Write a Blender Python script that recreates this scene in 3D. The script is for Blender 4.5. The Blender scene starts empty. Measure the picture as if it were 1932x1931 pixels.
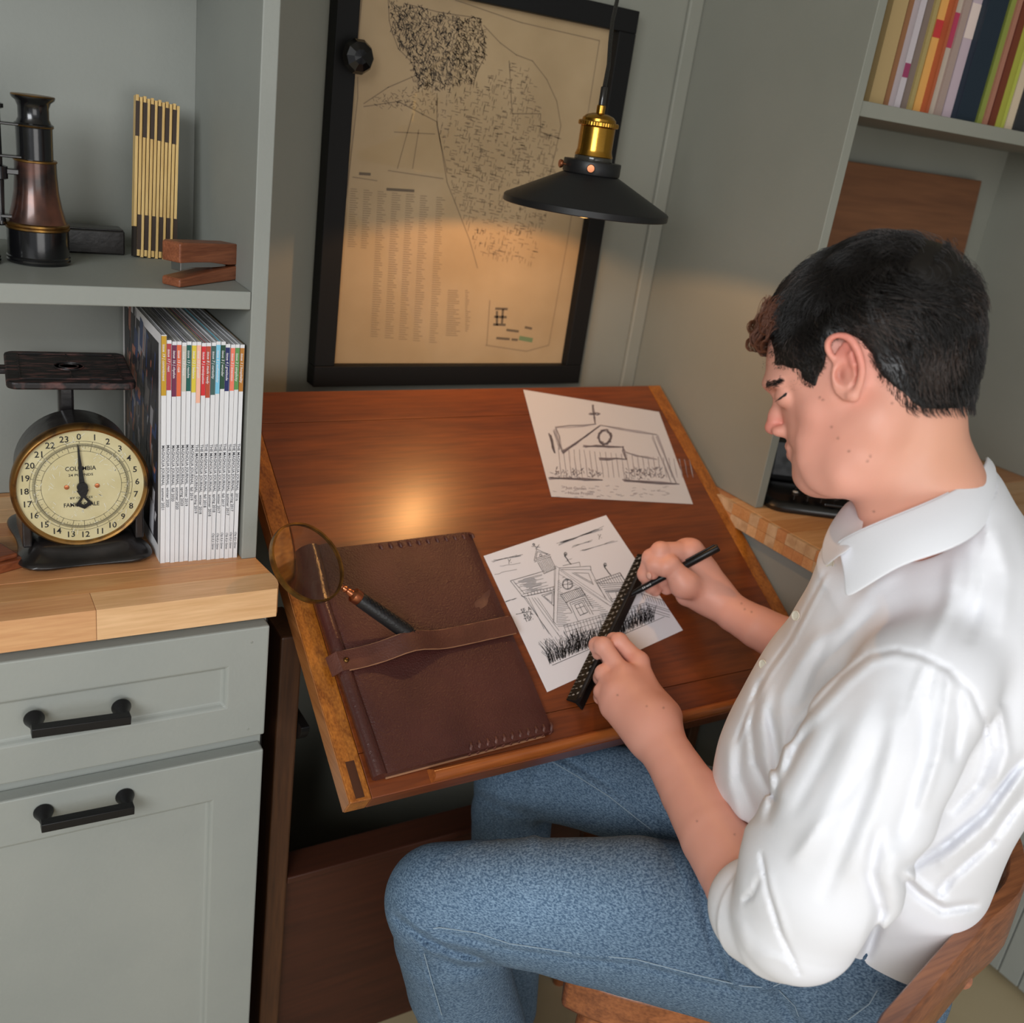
import bpy, bmesh, math, random
import numpy as np
from mathutils import Matrix, Vector
random.seed(7)
rng = np.random.default_rng(7)
sc = bpy.context.scene
COL = sc.collection

# ------------------------------------------------------------------ camera
CAMPOS = np.array([0.0, 0.0, 1.4743])
FPX = 1875.7; CX, CY = 966.0, 965.5
RC = np.array([[0.8571, -0.4971, 0.1352], [-0.0775, -0.3839, -0.9201], [0.5093, 0.7782, -0.3676]])
u_, s_, v_ = np.linalg.svd(RC); RC = u_ @ v_            # world -> (right, down, forward)
cam_d = bpy.data.cameras.new('camera'); cam = bpy.data.objects.new('camera', cam_d); COL.objects.link(cam)
cam.matrix_world = Matrix([[RC[0][i], -RC[1][i], -RC[2][i], CAMPOS[i]] for i in range(3)] + [[0, 0, 0, 1]])
cam_d.sensor_width = 36.0; cam_d.lens = 36.0 * FPX / 1932.0
cam_d.clip_start = 0.02; cam_d.clip_end = 50
cam_d.dof.use_dof = True; cam_d.dof.focus_distance = 1.20; cam_d.dof.aperture_fstop = 0.035 / 0.0072
sc.camera = cam

# ------------------------------------------------------------------ world, light, exposure
sc.view_settings.view_transform = 'Standard'; sc.view_settings.look = 'None'
sc.view_settings.gamma = 1.0; sc.view_settings.use_curve_mapping = False
sc.view_settings.exposure = 0.22
w = bpy.data.worlds.new('world'); sc.world = w; w.use_nodes = True
w.node_tree.nodes['Background'].inputs[0].default_value = (0.93, 0.96, 1.0, 1)
w.node_tree.nodes['Background'].inputs[1].default_value = 0.37
sc.cycles.max_bounces = 8; sc.cycles.use_denoising = True
def area(name, loc, target, sx, sy, power, col):
    l = bpy.data.lights.new(name, 'AREA'); l.shape = 'RECTANGLE'; l.size = sx; l.size_y = sy
    l.energy = power; l.color = col
    o = bpy.data.objects.new(name, l); COL.objects.link(o); o.location = loc
    o.rotation_euler = (Vector(target) - Vector(loc)).to_track_quat('-Z', 'Y').to_euler()
    return o
area('window_daylight', (-1.35, -1.0, 2.15), (0.7, 0.9, 0.8), 1.4, 1.2, 55, (0.95, 0.975, 1.0))
area('low_fill_light', (0.35, -1.9, 1.0), (0.75, 1.2, 0.55), 1.5, 1.3, 15, (1, 0.98, .95))  # added fill light, aimed low to brighten the wall under the table

# ------------------------------------------------------------------ pixel helpers (a photo pixel to a point on a real plane)
def ray(x, y): return RC.T @ np.array([(x - CX) / FPX, (y - CY) / FPX, 1.0])
def dp(x, y, d): return CAMPOS + ray(x, y) * d
def onZ(x, y, Z): d = ray(x, y); return CAMPOS + d * (Z - CAMPOS[2]) / d[2]
def onY(x, y, Y): d = ray(x, y); return CAMPOS + d * (Y - CAMPOS[1]) / d[1]
TT = 0.62; TZ = 0.8                                     # table top plane  z = TZ + TT*(y-1)
def onT(x, y, off=0.0):
    d = ray(x, y); k = (TZ + off - TT - CAMPOS[2]) / (d[2] - TT * d[1]); return CAMPOS + d * k
TA = math.atan(TT)
TO = Vector((0.40, 0.86, TZ - TT * 0.14))
TM = Matrix.Translation(TO) @ Matrix.Rotation(TA, 4, 'X')   # local u right, v up the slope, w normal
TMI = TM.inverted()
def uv(x, y, off=0.0):
    p = TMI @ Vector(onT(x, y, off)); return (p.x, p.y)

# ------------------------------------------------------------------ materials
def srgb(r, g, b):
    f = lambda c: (c / 255) / 12.92 if c / 255 <= 0.04045 else ((c / 255 + 0.055) / 1.055) ** 2.4
    return (f(r), f(g), f(b), 1)
def mat(name, col, rough=0.5, metal=0.0, col2=None, nscale=30, stretch=(1, 1, 1), bump=0.0, bscale=None, lo=0.35, hi=0.65,
        spec=0.5, coat=0.0, sheen=0.0, detail=4, coatr=0.1, bstretch=None):
    m = bpy.data.materials.new(name); m.use_nodes = True; nt = m.node_tree
    b = nt.nodes['Principled BSDF']; b.inputs['Base Color'].default_value = col
    b.inputs['Roughness'].default_value = rough; b.inputs['Metallic'].default_value = metal
    b.inputs['Specular IOR Level'].default_value = spec
    b.inputs['Coat Weight'].default_value = coat; b.inputs['Coat Roughness'].default_value = coatr
    b.inputs['Sheen Weight'].default_value = sheen
    tc = nt.nodes.new('ShaderNodeTexCoord')
    def noise(sc_, st):
        mp = nt.nodes.new('ShaderNodeMapping'); mp.inputs['Scale'].default_value = st
        nt.links.new(tc.outputs['Object'], mp.inputs[0])
        n = nt.nodes.new('ShaderNodeTexNoise'); n.inputs['Scale'].default_value = sc_; n.inputs['Detail'].default_value = detail
        nt.links.new(mp.outputs[0], n.inputs['Vector']); return n
    if col2 is not None:
        n = noise(nscale, stretch); r = nt.nodes.new('ShaderNodeValToRGB')
        r.color_ramp.elements[0].position = lo; r.color_ramp.elements[1].position = hi
        r.color_ramp.elements[0].color = col; r.color_ramp.elements[1].color = col2
        nt.links.new(n.outputs[0], r.inputs[0]); nt.links.new(r.outputs[0], b.inputs['Base Color'])
    if bump > 0:
        n = noise(bscale or nscale, bstretch or stretch); bp = nt.nodes.new('ShaderNodeBump')
        bp.inputs['Strength'].default_value = bump; bp.inputs['Distance'].default_value = 0.002
        nt.links.new(n.outputs[0], bp.inputs['Height']); nt.links.new(bp.outputs[0], b.inputs['Normal'])
    return m
def wood(name, c1, c2, axis, scale=12, rough=0.4, coat=0.0, bump=0.05, fine=None, k=9):
    """two layers of noise drawn out along the grain"""
    m = mat(name, c1, rough=rough, coat=coat); nt = m.node_tree; b = nt.nodes['Principled BSDF']
    tc = nt.nodes.new('ShaderNodeTexCoord'); st = [k, k, k]; st[axis] = 0.6
    mp = nt.nodes.new('ShaderNodeMapping'); mp.inputs['Scale'].default_value = st
    nt.links.new(tc.outputs['Object'], mp.inputs[0])
    n1 = nt.nodes.new('ShaderNodeTexNoise'); n1.inputs['Scale'].default_value = scale * 0.35; n1.inputs['Detail'].default_value = 3; n1.inputs['Distortion'].default_value = 0.8
    n2 = nt.nodes.new('ShaderNodeTexNoise'); n2.inputs['Scale'].default_value = scale * 3; n2.inputs['Detail'].default_value = 5
    for n in (n1, n2): nt.links.new(mp.outputs[0], n.inputs['Vector'])
    mx = nt.nodes.new('ShaderNodeMath'); mx.operation = 'MULTIPLY_ADD'; mx.inputs[1].default_value = 0.5
    m2 = nt.nodes.new('ShaderNodeMath'); m2.operation = 'MULTIPLY'; m2.inputs[1].default_value = 0.5
    nt.links.new(n2.outputs[0], m2.inputs[0]); nt.links.new(n1.outputs[0], mx.inputs[0]); nt.links.new(m2.outputs[0], mx.inputs[2])
    r = nt.nodes.new('ShaderNodeValToRGB'); r.color_ramp.elements[0].position = 0.36; r.color_ramp.elements[1].position = 0.64
    r.color_ramp.elements[0].color = c1; r.color_ramp.elements[1].color = c2
    nt.links.new(mx.outputs[0], r.inputs[0]); nt.links.new(r.outputs[0], b.inputs['Base Color'])
    bp = nt.nodes.new('ShaderNodeBump'); bp.inputs['Strength'].default_value = bump; bp.inputs['Distance'].default_value = 0.001
    nt.links.new(n2.outputs[0], bp.inputs['Height']); nt.links.new(bp.outputs[0], b.inputs['Normal'])
    return m
M = {}
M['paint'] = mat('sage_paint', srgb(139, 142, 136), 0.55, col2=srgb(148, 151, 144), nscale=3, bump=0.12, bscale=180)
M['paint_lit'] = mat('lit_sage_paint', srgb(150, 154, 149), 0.5, col2=srgb(158, 161, 155), nscale=4, bump=0.15, bscale=200)  # same sage paint, coloured lighter as if daylight fell on it
M['wall'] = mat('wall_paint', srgb(138, 139, 128), 0.6, col2=srgb(146, 146, 135), nscale=3, bump=0.1, bscale=250)
M['table'] = wood('table_wood', srgb(98, 44, 17), srgb(132, 64, 23), 0, scale=8, rough=0.38, coat=0.75, bump=0.05); M['table'].node_tree.nodes['Principled BSDF'].inputs['Coat Roughness'].default_value = .27
M['table_v'] = wood('table_cleat_wood', srgb(124, 66, 18), srgb(186, 114, 42), 1, scale=16, rough=0.3, coat=0.5, bump=0.2)
M['table_side'] = wood('table_edge_wood', srgb(150, 92, 48), srgb(184, 122, 70), 1, scale=10, rough=0.35, coat=0.3)
M['table_lip'] = wood('table_lip_wood', srgb(138, 72, 30), srgb(170, 96, 44), 0, scale=12, rough=0.3, coat=0.4)
M['tenon'] = mat('dark_tenon', srgb(72, 40, 24), 0.4)
M['leg'] = wood('table_leg_wood', srgb(62, 38, 24), srgb(92, 58, 34), 2, scale=8, rough=0.5)
M['panel'] = wood('modesty_wood', srgb(58, 30, 20), srgb(74, 38, 24), 0, scale=5, rough=0.45)
M['butcher'] = [wood('butcher_block_%d' % i, srgb(*a), srgb(*b), 0, scale=11, rough=0.45, coat=0.15) for i, (a, b) in enumerate([
    ((202, 148, 96), (226, 178, 126)), ((192, 132, 80), (214, 160, 106)), ((212, 164, 114), (234, 190, 142)), ((188, 126, 80), (208, 150, 100)), ((200, 142, 94), (220, 168, 118))])]
M['endgrain'] = mat('end_grain', srgb(188, 150, 110), 0.6, col2=srgb(214, 180, 140), nscale=60)
M['black'] = mat('black_metal', srgb(22, 22, 24), 0.38, metal=0.3, spec=0.5, bump=0.1, bscale=300)
M['blackiron'] = mat('black_iron', srgb(24, 23, 24), 0.3, metal=0.2, col2=srgb(40, 36, 35), nscale=25, bump=0.3, bscale=60, coat=0.3)
M['rusty'] = mat('worn_iron', srgb(30, 27, 28), 0.5, metal=0.2, col2=srgb(98, 66, 62), nscale=38, lo=0.5, hi=0.62, bump=0.4, bscale=90, stretch=(1, 3, 1))
M['frame_black'] = mat('black_frame', srgb(20, 20, 20), 0.6, spec=0.25)
M['brass'] = mat('brass', srgb(196, 146, 60), 0.22, metal=1.0, bump=0.03, bscale=200)
M['brass_old'] = mat('old_brass', srgb(150, 112, 56), 0.35, metal=0.9, col2=srgb(96, 70, 40), nscale=60)
M['copper'] = mat('copper', srgb(190, 120, 84), 0.3, metal=1.0)
M['steel'] = mat('steel', srgb(190, 190, 190), 0.25, metal=1.0)
M['white'] = mat('paper_white', srgb(226, 226, 228), 0.6)
M['paper'] = mat('drawing_paper', srgb(228, 228, 234), 0.7)
M['paper2'] = mat('curled_paper', srgb(206, 204, 206), 0.7, bump=0.3, bscale=12)
M['ink'] = mat('ink', srgb(18, 18, 24), 0.6)
M['ink_soft'] = mat('soft_ink', srgb(166, 161, 166), 0.8)
M['ink_mid'] = mat('soft_ink_dark', srgb(132, 124, 130), 0.8)
M['grey_ink'] = mat('grey_print', srgb(84, 84, 90), 0.7)
M['leather'] = mat('oxblood_leather', srgb(66, 32, 29), 0.36, col2=srgb(82, 44, 38), nscale=9, bump=0.55, bscale=420, spec=0.5)
M['spine'] = mat('spine_leather', srgb(66, 32, 29), 0.25, col2=srgb(80, 42, 37), nscale=9, bump=0.3, bscale=300, spec=.8)
M['strap'] = mat('strap_leather', srgb(76, 40, 31), 0.5, col2=srgb(96, 54, 42), nscale=14, bump=0.4, bscale=380)
M['rawleather'] = mat('raw_leather_edge', srgb(152, 108, 78), 0.8)
M['blackleather'] = mat('black_leather', srgb(26, 26, 28), 0.4, bump=0.3, bscale=300)

# ------------------------------------------------------------------ mesh builder
OFF = {}
class MB:
    def __init__(s): s.v = []; s.f = []; s.M = Matrix.Identity(4); s.mi = []; s.cur = 0
    def add(s, vs, fs, M=None):
        MM = s.M if M is None else s.M @ M
        n = len(s.v); s.v += [tuple(MM @ Vector(p)) for p in vs]
        s.f += [tuple(i + n for i in f) for f in fs]; s.mi += [s.cur] * len(fs); return s
    def box(s, x0, y0, z0, x1, y1, z1, M=None):
        vs = [(x, y, z) for z in (z0, z1) for y in (y0, y1) for x in (x0, x1)]
        return s.add(vs, [(0, 2, 3, 1), (4, 5, 7, 6), (0, 1, 5, 4), (2, 6, 7, 3), (0, 4, 6, 2), (1, 3, 7, 5)], M)
    def lathe(s, prof, n=40, M=None, cap=True):
        vs = []; fs = []; m = len(prof)
        for i in range(n):
            a = 2 * math.pi * i / n
            for r, z in prof: vs.append((r * math.cos(a), r * math.sin(a), z))
        for i in range(n):
            j = (i + 1) % n
            for k in range(m - 1): fs.append((i * m + k, j * m + k, j * m + k + 1, i * m + k + 1))
        if cap:
            if prof[0][0] > 1e-6: fs.append(tuple(i * m for i in range(n))[::-1])
            if prof[-1][0] > 1e-6: fs.append(tuple(i * m + m - 1 for i in range(n)))
        return s.add(vs, fs, M)
    def tube(s, pts, r, n=8, M=None, cap=True):
        pts = [Vector(p) for p in pts]; rr = r if hasattr(r, '__len__') else [r] * len(pts)
        vs = []; fs = []; prev = None
        for i, p in enumerate(pts):
            t = (pts[min(i + 1, len(pts) - 1)] - pts[max(i - 1, 0)]).normalized()
            if prev is None: prev = t.orthogonal().normalized()
            a = (prev - t * prev.dot(t)).normalized(); b = t.cross(a); prev = a
            for k in range(n):
                th = 2 * math.pi * k / n; vs.append(tuple(p + (a * math.cos(th) + b * math.sin(th)) * rr[i]))
        for i in range(len(pts) - 1):
            for k in range(n):
                l = (k + 1) % n; fs.append((i * n + k, i * n + l, (i + 1) * n + l, (i + 1) * n + k))
        if cap: fs.append(tuple(range(n))[::-1]); fs.append(tuple(range((len(pts) - 1) * n, len(pts) * n)))
        return s.add(vs, fs, M)
    def prism(s, poly, z0, z1, M=None):
        n = len(poly); vs = [(x, y, z0) for x, y in poly] + [(x, y, z1) for x, y in poly]
        fs = [tuple(range(n))[::-1], tuple(range(n, 2 * n))] + [(i, (i + 1) % n, n + (i + 1) % n, n + i) for i in range(n)]
        return s.add(vs, fs, M)
    def stroke(s, pts, wd, z=0.0, M=None):
        """flat ribbon in the local xy plane"""
        for a, b in zip(pts[:-1], pts[1:]):
            dx, dy = b[0] - a[0], b[1] - a[1]; L = math.hypot(dx, dy)
            if L < 1e-7: continue
            nx, ny = -dy / L * wd / 2, dx / L * wd / 2; ex, ey = dx / L * wd * .3, dy / L * wd * .3
            s.add([(a[0] + nx - ex, a[1] + ny - ey, z), (a[0] - nx - ex, a[1] - ny - ey, z), (b[0] - nx + ex, b[1] - ny + ey, z), (b[0] + nx + ex, b[1] + ny + ey, z)], [(0, 1, 2, 3)], M)
        return s
    def build(s, name, m, parent=None, smooth=None, bevel=0.0, solid=0.0, sub=0):
        me = bpy.data.meshes.new(name); o = OFF.get(parent.name, (0, 0, 0)) if parent else (0, 0, 0)
        vs = [(p[0] - o[0], p[1] - o[1], p[2] - o[2]) for p in s.v]
        me.from_pydata(vs, [], s.f); me.update()
        ms = m if isinstance(m, (list, tuple)) else [m]
        for x in ms: me.materials.append(x)
        if len(ms) > 1: me.polygons.foreach_set('material_index', s.mi)
        bm = bmesh.new(); bm.from_mesh(me); bmesh.ops.remove_doubles(bm, verts=bm.verts, dist=1e-6)
        if not getattr(s, 'flat', False): bmesh.ops.recalc_face_normals(bm, faces=bm.faces)
        bm.to_mesh(me); bm.free()
        ob = bpy.data.objects.new(name, me); COL.objects.link(ob)
        OFF[ob.name] = o
        if parent: ob.parent = parent
        if smooth is not None:
            me.polygons.foreach_set('use_smooth', [True] * len(me.polygons))
            me.set_sharp_from_angle(angle=math.radians(smooth))
        if bevel:
            b = ob.modifiers.new('bevel', 'BEVEL'); b.width = bevel; b.segments = 2; b.limit_method = 'ANGLE'; b.angle_limit = math.radians(40)
            b.harden_normals = False
        if solid: q = ob.modifiers.new('solid', 'SOLIDIFY'); q.thickness = solid
        if sub: q = ob.modifiers.new('sub', 'SUBSURF'); q.levels = sub; q.render_levels = sub
        return ob
def tag(o, label=None, cat=None, group=None, kind=None):
    if label: o['label'] = label
    if cat: o['category'] = cat
    if group: o['group'] = group
    if kind: o['kind'] = kind
    return o
def thing(name, label, cat, loc=(0, 0, 0), group=None, world=True, M4=None):
    """Empty at the thing's base; with world=True its parts are modelled in room coordinates"""
    o = bpy.data.objects.new(name, None); COL.objects.link(o); o.empty_display_size = 0.02
    if M4 is not None: o.matrix_world = M4
    else: o.location = loc
    if world: OFF[o.name] = tuple(loc)
    return tag(o, label, cat, group)
def struct(name, mb, m, **k):
    o = mb.build(name, m, **k); o['kind'] = 'structure'; return o
_tc = {}
def text_geo(body, font_shear=0.0):
    """outline letters of Blender's own font as flat mesh, height about 1"""
    key = (body, font_shear)
    if key in _tc: return _tc[key]
    c = bpy.data.curves.new('t', 'FONT'); c.body = body; c.size = 1.0; c.resolution_u = 2; c.shear = font_shear; c.offset = .012
    o = bpy.data.objects.new('t', c); COL.objects.link(o)
    dg = bpy.context.evaluated_depsgraph_get(); me = bpy.data.meshes.new_from_object(o.evaluated_get(dg))
    vs = [tuple(v.co) for v in me.vertices]; fs = [tuple(p.vertices) for p in me.polygons]
    bpy.data.objects.remove(o); bpy.data.curves.remove(c); bpy.data.meshes.remove(me)
    if vs: w_ = max(v[0] for v in vs)
    else: w_ = 0
    _tc[key] = (vs, fs, w_); return _tc[key]
def put_text(mb, body, M4, size, center=True, shear=0.0, wide=1.0):
    vs, fs, w_ = text_geo(body, shear)
    if not vs: return
    dx = -w_ / 2 if center else 0
    mb.add([((x + dx) * size * wide, (y - 0.35) * size, 0) for x, y, z in vs], fs, M4)
def copy_thing(o):
    def cp(x, par):
        c = x.copy(); COL.objects.link(c); c.parent = par
        for ch in x.children: cp(ch, c)
        return c
    return cp(o, None)
def rotM(x=0, y=0, z=0): return Matrix.Rotation(z, 4, 'Z') @ Matrix.Rotation(y, 4, 'Y') @ Matrix.Rotation(x, 4, 'X')
def T3(x, y, z): return Matrix.Translation((x, y, z))
# ================================================================== the room
YF = 1.117          # front of both bookcases
struct('floor', MB().box(-2.6, -2.2, -0.05, 3.2, 1.62, 0.0), mat('floor_tile', srgb(168, 152, 120), 0.4, col2=srgb(178, 162, 130), nscale=5))
struct('wall_back', MB().box(-2.6, 1.5, 0.0, 3.2, 1.62, 2.6), M['wall'])
struct('wall_right', MB().box(2.6, -2.2, 0.0, 2.7, 1.5, 2.6), M['wall'])
struct('wall_left', MB().box(-2.6, -2.2, 0.0, -2.5, 1.5, 2.6), M['wall'])
struct('ceiling', MB().box(-2.6, -2.2, 2.45, 3.2, 1.62, 2.5), mat('ceiling_paint', srgb(200, 198, 190), .7))
# faint vertical battens on the back wall by the corner
struct('trim_1', MB().box(1.185, 1.492, 0.0, 1.215, 1.5, 2.6), M['wall'], bevel=0.003)
# ---- left bookcase on the counter
bc = thing('bookcase', 'grey-green painted open bookcase on the left, over the wooden counter', 'bookcase', (-0.5, 1.25, 0.914))
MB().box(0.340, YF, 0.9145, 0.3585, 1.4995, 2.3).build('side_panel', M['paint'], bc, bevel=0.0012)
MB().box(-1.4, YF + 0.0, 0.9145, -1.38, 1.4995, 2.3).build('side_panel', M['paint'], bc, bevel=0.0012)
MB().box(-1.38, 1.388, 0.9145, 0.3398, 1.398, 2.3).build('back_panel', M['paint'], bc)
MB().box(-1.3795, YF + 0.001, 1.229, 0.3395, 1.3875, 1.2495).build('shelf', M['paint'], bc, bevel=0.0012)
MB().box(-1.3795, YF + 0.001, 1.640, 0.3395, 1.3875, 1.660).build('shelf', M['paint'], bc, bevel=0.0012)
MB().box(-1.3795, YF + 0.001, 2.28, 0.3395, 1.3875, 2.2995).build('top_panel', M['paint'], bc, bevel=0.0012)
# ---- left counter: glued staves, each its own piece, running along X
ct = thing('countertop', 'butcher block countertop of light glued staves on the left grey cabinet', 'countertop', (-0.4, 1.25, 0.876))
def block_top(ct, x0, x1, y0, y1, z0, z1, clip=None, sw=0.043, seed=3, mats=None):
    r = random.Random(seed); y = y0; i = 0
    while y < y1 - 1e-4:
        ye = min(y + sw, y1); x = x1; k = 0
        if ye > y1 - 0.012: ye = y1
        while x > x0 + 1e-4:
            L = r.uniform(0.28, 0.62) if k else r.uniform(0.12, 0.5)
            xs = max(x - L, x0); dz = r.uniform(-0.00025, 0.00025)
            poly = [(xs + .0002, y + .0002), (x - .0002, y + .0002), (x - .0002, ye - .0002), (xs + .0002, ye - .0002)]
            if clip and k == 0: poly = clip(poly, y, ye)
            o = MB().prism(poly, z0, z1 + dz).build('stave', r.choice(M['butcher']), ct, bevel=0.0005)
            x = xs; k += 1
        y = ye; i += 1
def clip_left(poly, y, ye):          # the rounded and clipped front right corner of the counter
    (xs, ya), (xe, _), (_, yb), (_, _) = poly
    def xr(yy):
        t = max(0.0, (1.062 - yy) / 0.032); base = 0.3585 + (1.117 - yy) * 0.12
        return min(base, 0.3685) - (0.010 * t ** 2 if yy < 1.062 else 0)
    ys = [ya + (yb - ya) * i / 4 for i in range(5)]
    return [(xs, ya)] + [(xr(q), q) for q in ys] + [(xs, yb)]
block_top(ct, -1.4, 0.366, 1.030, 1.388, 0.876, 0.914, clip=clip_left)
# ---- left base cabinet
cb = thing('base_cabinet', 'grey-green base cabinet with a drawer and a door, black bar handles, under the left counter', 'cabinet', (-0.2, 1.25, 0.0))
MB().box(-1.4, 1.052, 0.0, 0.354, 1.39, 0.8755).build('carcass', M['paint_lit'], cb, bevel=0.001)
def shaker(name, x0, x1, z0, z1, rail, y=1.030, th=0.021, parent=None):
    """front with a sunk panel"""
    mb = MB(); b = 0.0035
    o = [(x0, z0), (x1, z0), (x1, z1), (x0, z1)]; i = [(x0 + rail, z0 + rail), (x1 - rail, z0 + rail), (x1 - rail, z1 - rail), (x0 + rail, z1 - rail)]
    j = [(a + (0.004 if a < (x0 + x1) / 2 else -0.004), c + (0.004 if c < (z0 + z1) / 2 else -0.004)) for a, c in i]
    ob = [(a + (-b if a < (x0 + x1) / 2 else b) * 0, c) for a, c in o]
    vs = [(a, y, c) for a, c in o] + [(a, y, c) for a, c in i] + [(a, y + 0.007, c) for a, c in j] + [(a, y + th, c) for a, c in o]
    fs = [(k, (k + 1) % 4, 4 + (k + 1) % 4, 4 + k) for k in range(4)] + [(4 + k, 4 + (k + 1) % 4, 8 + (k + 1) % 4, 8 + k) for k in range(4)] + [(8, 9, 10, 11), (15, 14, 13, 12)]
    fs += [(k, 12 + k, 12 + (k + 1) % 4, (k + 1) % 4) for k in range(4)]
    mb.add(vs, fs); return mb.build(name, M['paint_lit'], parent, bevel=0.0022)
def bar_handle(par, xa, za, xb, zb, y=1.030):
    mb = MB()
    for x, z in ((xa, za), (xb, zb)):
        mb.lathe([(0.0105, 0), (0.0112, 0.002), (0.0095, 0.006), (0.0065, 0.014), (0.0055, 0.022)], 24, T3(x, y, z) @ rotM(x=math.pi / 2))
    L = xb - xa; mb.M = T3(xa, y - 0.026, za) @ Matrix.Rotation(-math.atan2(zb - za, L), 4, 'Y')
    mb.box(-0.0055, -0.0055, -0.0055, L + 0.0055, 0.0065, 0.0055)
    return mb.build('handle', M['black'], par, smooth=40, bevel=0.0008)
d1 = shaker('drawer', -0.215, 0.3515, 0.7075, 0.8645, 0.050, parent=cb); bar_handle(d1, 0.089, 0.789, 0.180, 0.785)
d2 = shaker('door', -0.215, 0.3515, 0.05, 0.6845, 0.064, parent=cb); bar_handle(d2, 0.094, 0.660, 0.183, 0.658)
d3 = shaker('drawer', -0.80, -0.235, 0.7075, 0.8645, 0.050, parent=cb); bar_handle(d3, -0.56, 0.787, -0.47, 0.787)
d4 = shaker('door', -0.80, -0.235, 0.05, 0.6845, 0.064, parent=cb); bar_handle(d4, -0.38, 0.660, -0.29, 0.660)
for (x, z) in ((0.330, 0.845), (0.330, 0.720)): MB().lathe([(0.0018, 0), (0.0012, 0.0004)], 12, T3(x, 1.030, z) @ rotM(x=math.pi / 2)).build('filled_nail_hole', M['paint'], d1)
MB().box(0.3545, 1.075, 0.0, 0.3635, 1.38, 0.870).build('side_panel', mat('shadow_black', srgb(14, 14, 16), 0.8), cb)  # sheet coloured black to paint in the shade of the gap by the table leg
# ---- right bookcase
bcr = thing('bookcase', 'grey-green painted bookcase on the right, holding books and the typewriter', 'bookcase', (1.6, 1.25, 0.914))
MB().box(1.2155, YF - 0.005, 0.9145, 1.2335, 1.4995, 2.3).build('side_panel', M['wall'], bcr, bevel=0.0012)
MB().box(2.005, YF, 0.9145, 2.023, 1.40, 2.3).build('side_panel', M['wall'], bcr, bevel=0.0012)
MB().box(1.2338, 1.388, 0.9145, 2.0045, 1.398, 2.3).build('back_panel', M['wall'], bcr)
MB().box(1.234, YF, 1.542, 2.0045, 1.3875, 1.5635).build('shelf', M['wall'], bcr, bevel=0.0012)
MB().box(1.234, YF, 2.28, 2.0045, 1.3875, 2.2995).build('top_panel', M['wall'], bcr)
# ---- right counter with end grain blocks, and its base
ctr = thing('countertop', 'butcher block countertop with end grain blocks, under the typewriter on the right', 'countertop', (1.6, 1.1, 0.876))
block_top(ctr, 1.200, 2.40, 0.86, 1.388, 0.876, 0.914, seed=11, sw=0.05)
r_ = random.Random(5); y = 0.86
while y < 1.38:
    ye = min(y + 0.0215, 1.388)
    for za, zb in ((0.876, 0.8945), (0.8950, 0.9138)):
        MB().box(1.1905, y + .0002, za, 1.1997, ye - .0002, zb).build('end_block', M['endgrain'] if r_.random() < .5 else r_.choice(M['butcher']), ctr, bevel=0.0005)
    y = ye
cbr = thing('base_cabinet', 'grey base cabinet under the right counter beside the drafting table', 'cabinet', (1.6, 1.1, 0.0))
MB().box(1.206, 0.905, 0.0, 1.80, 1.388, 0.8755).build('carcass', M['paint'], cbr, bevel=0.002)
cb3 = thing('tall_cupboard', 'pale grey-blue beadboard cupboard side glimpsed behind the chair back at lower right', 'cupboard', (2.05, 0.3, 0.0))
MB().box(1.80, -0.6, 0.012, 2.3, 0.90, 0.86).build('carcass', mat('pale_blue_paint', srgb(150, 156, 150), 0.6), cb3)
for k in range(34):
    MB().box(1.792, -0.6 + k * 0.044, 0.014, 1.7995, -0.6 + k * 0.044 + 0.0415, 0.86).build('board', M['paint_lit'], cb3, bevel=0.0015)
# ---- framed map on the back wall
FX0, FX1, FZ0, FZ1 = 0.551, 1.066, 1.031, 1.657; fr = 0.034
pf = thing('framed_map', 'old beige town map in a wide black frame under glass on the back wall', 'picture', (0.81, 1.49, FZ0))
for (a, b, c, d) in ((FX0, FX1, FZ0, FZ0 + fr), (FX0, FX1, FZ1 - fr, FZ1), (FX0, FX0 + fr, FZ0 + fr, FZ1 - fr), (FX1 - fr, FX1, FZ0 + fr, FZ1 - fr)):
    MB().box(a, 1.468, c, b, 1.4995, d).build('frame_rail', M['frame_black'], pf, bevel=0.0015)
MB().box(FX0 + fr - .002, 1.486, FZ0 + fr - .002, FX1 - fr + .002, 1.492, FZ1 - fr + .002).build('map_sheet', mat('aged_map_paper', srgb(172, 146, 108), 0.8, col2=srgb(186, 160, 122), nscale=7), pf)
mm = MB(); mm.M = Matrix(((1, 0, 0, 0), (0, 0, 1, 0), (0, 1, 0, 0), (0, 0, 0, 1))); mm.flat = True
YM = 1.4857
def mpx(x, y): p = onY(x, y, YM); return (p[0], p[2])
def mst(mb, pts, wd): mb.stroke([mpx(*p) for p in pts], wd, YM)
soft = MB(); soft.M = mm.M; soft.flat = True
def ms7(x, y): return (560 + x / 2.609, y / 2.609)
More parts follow.
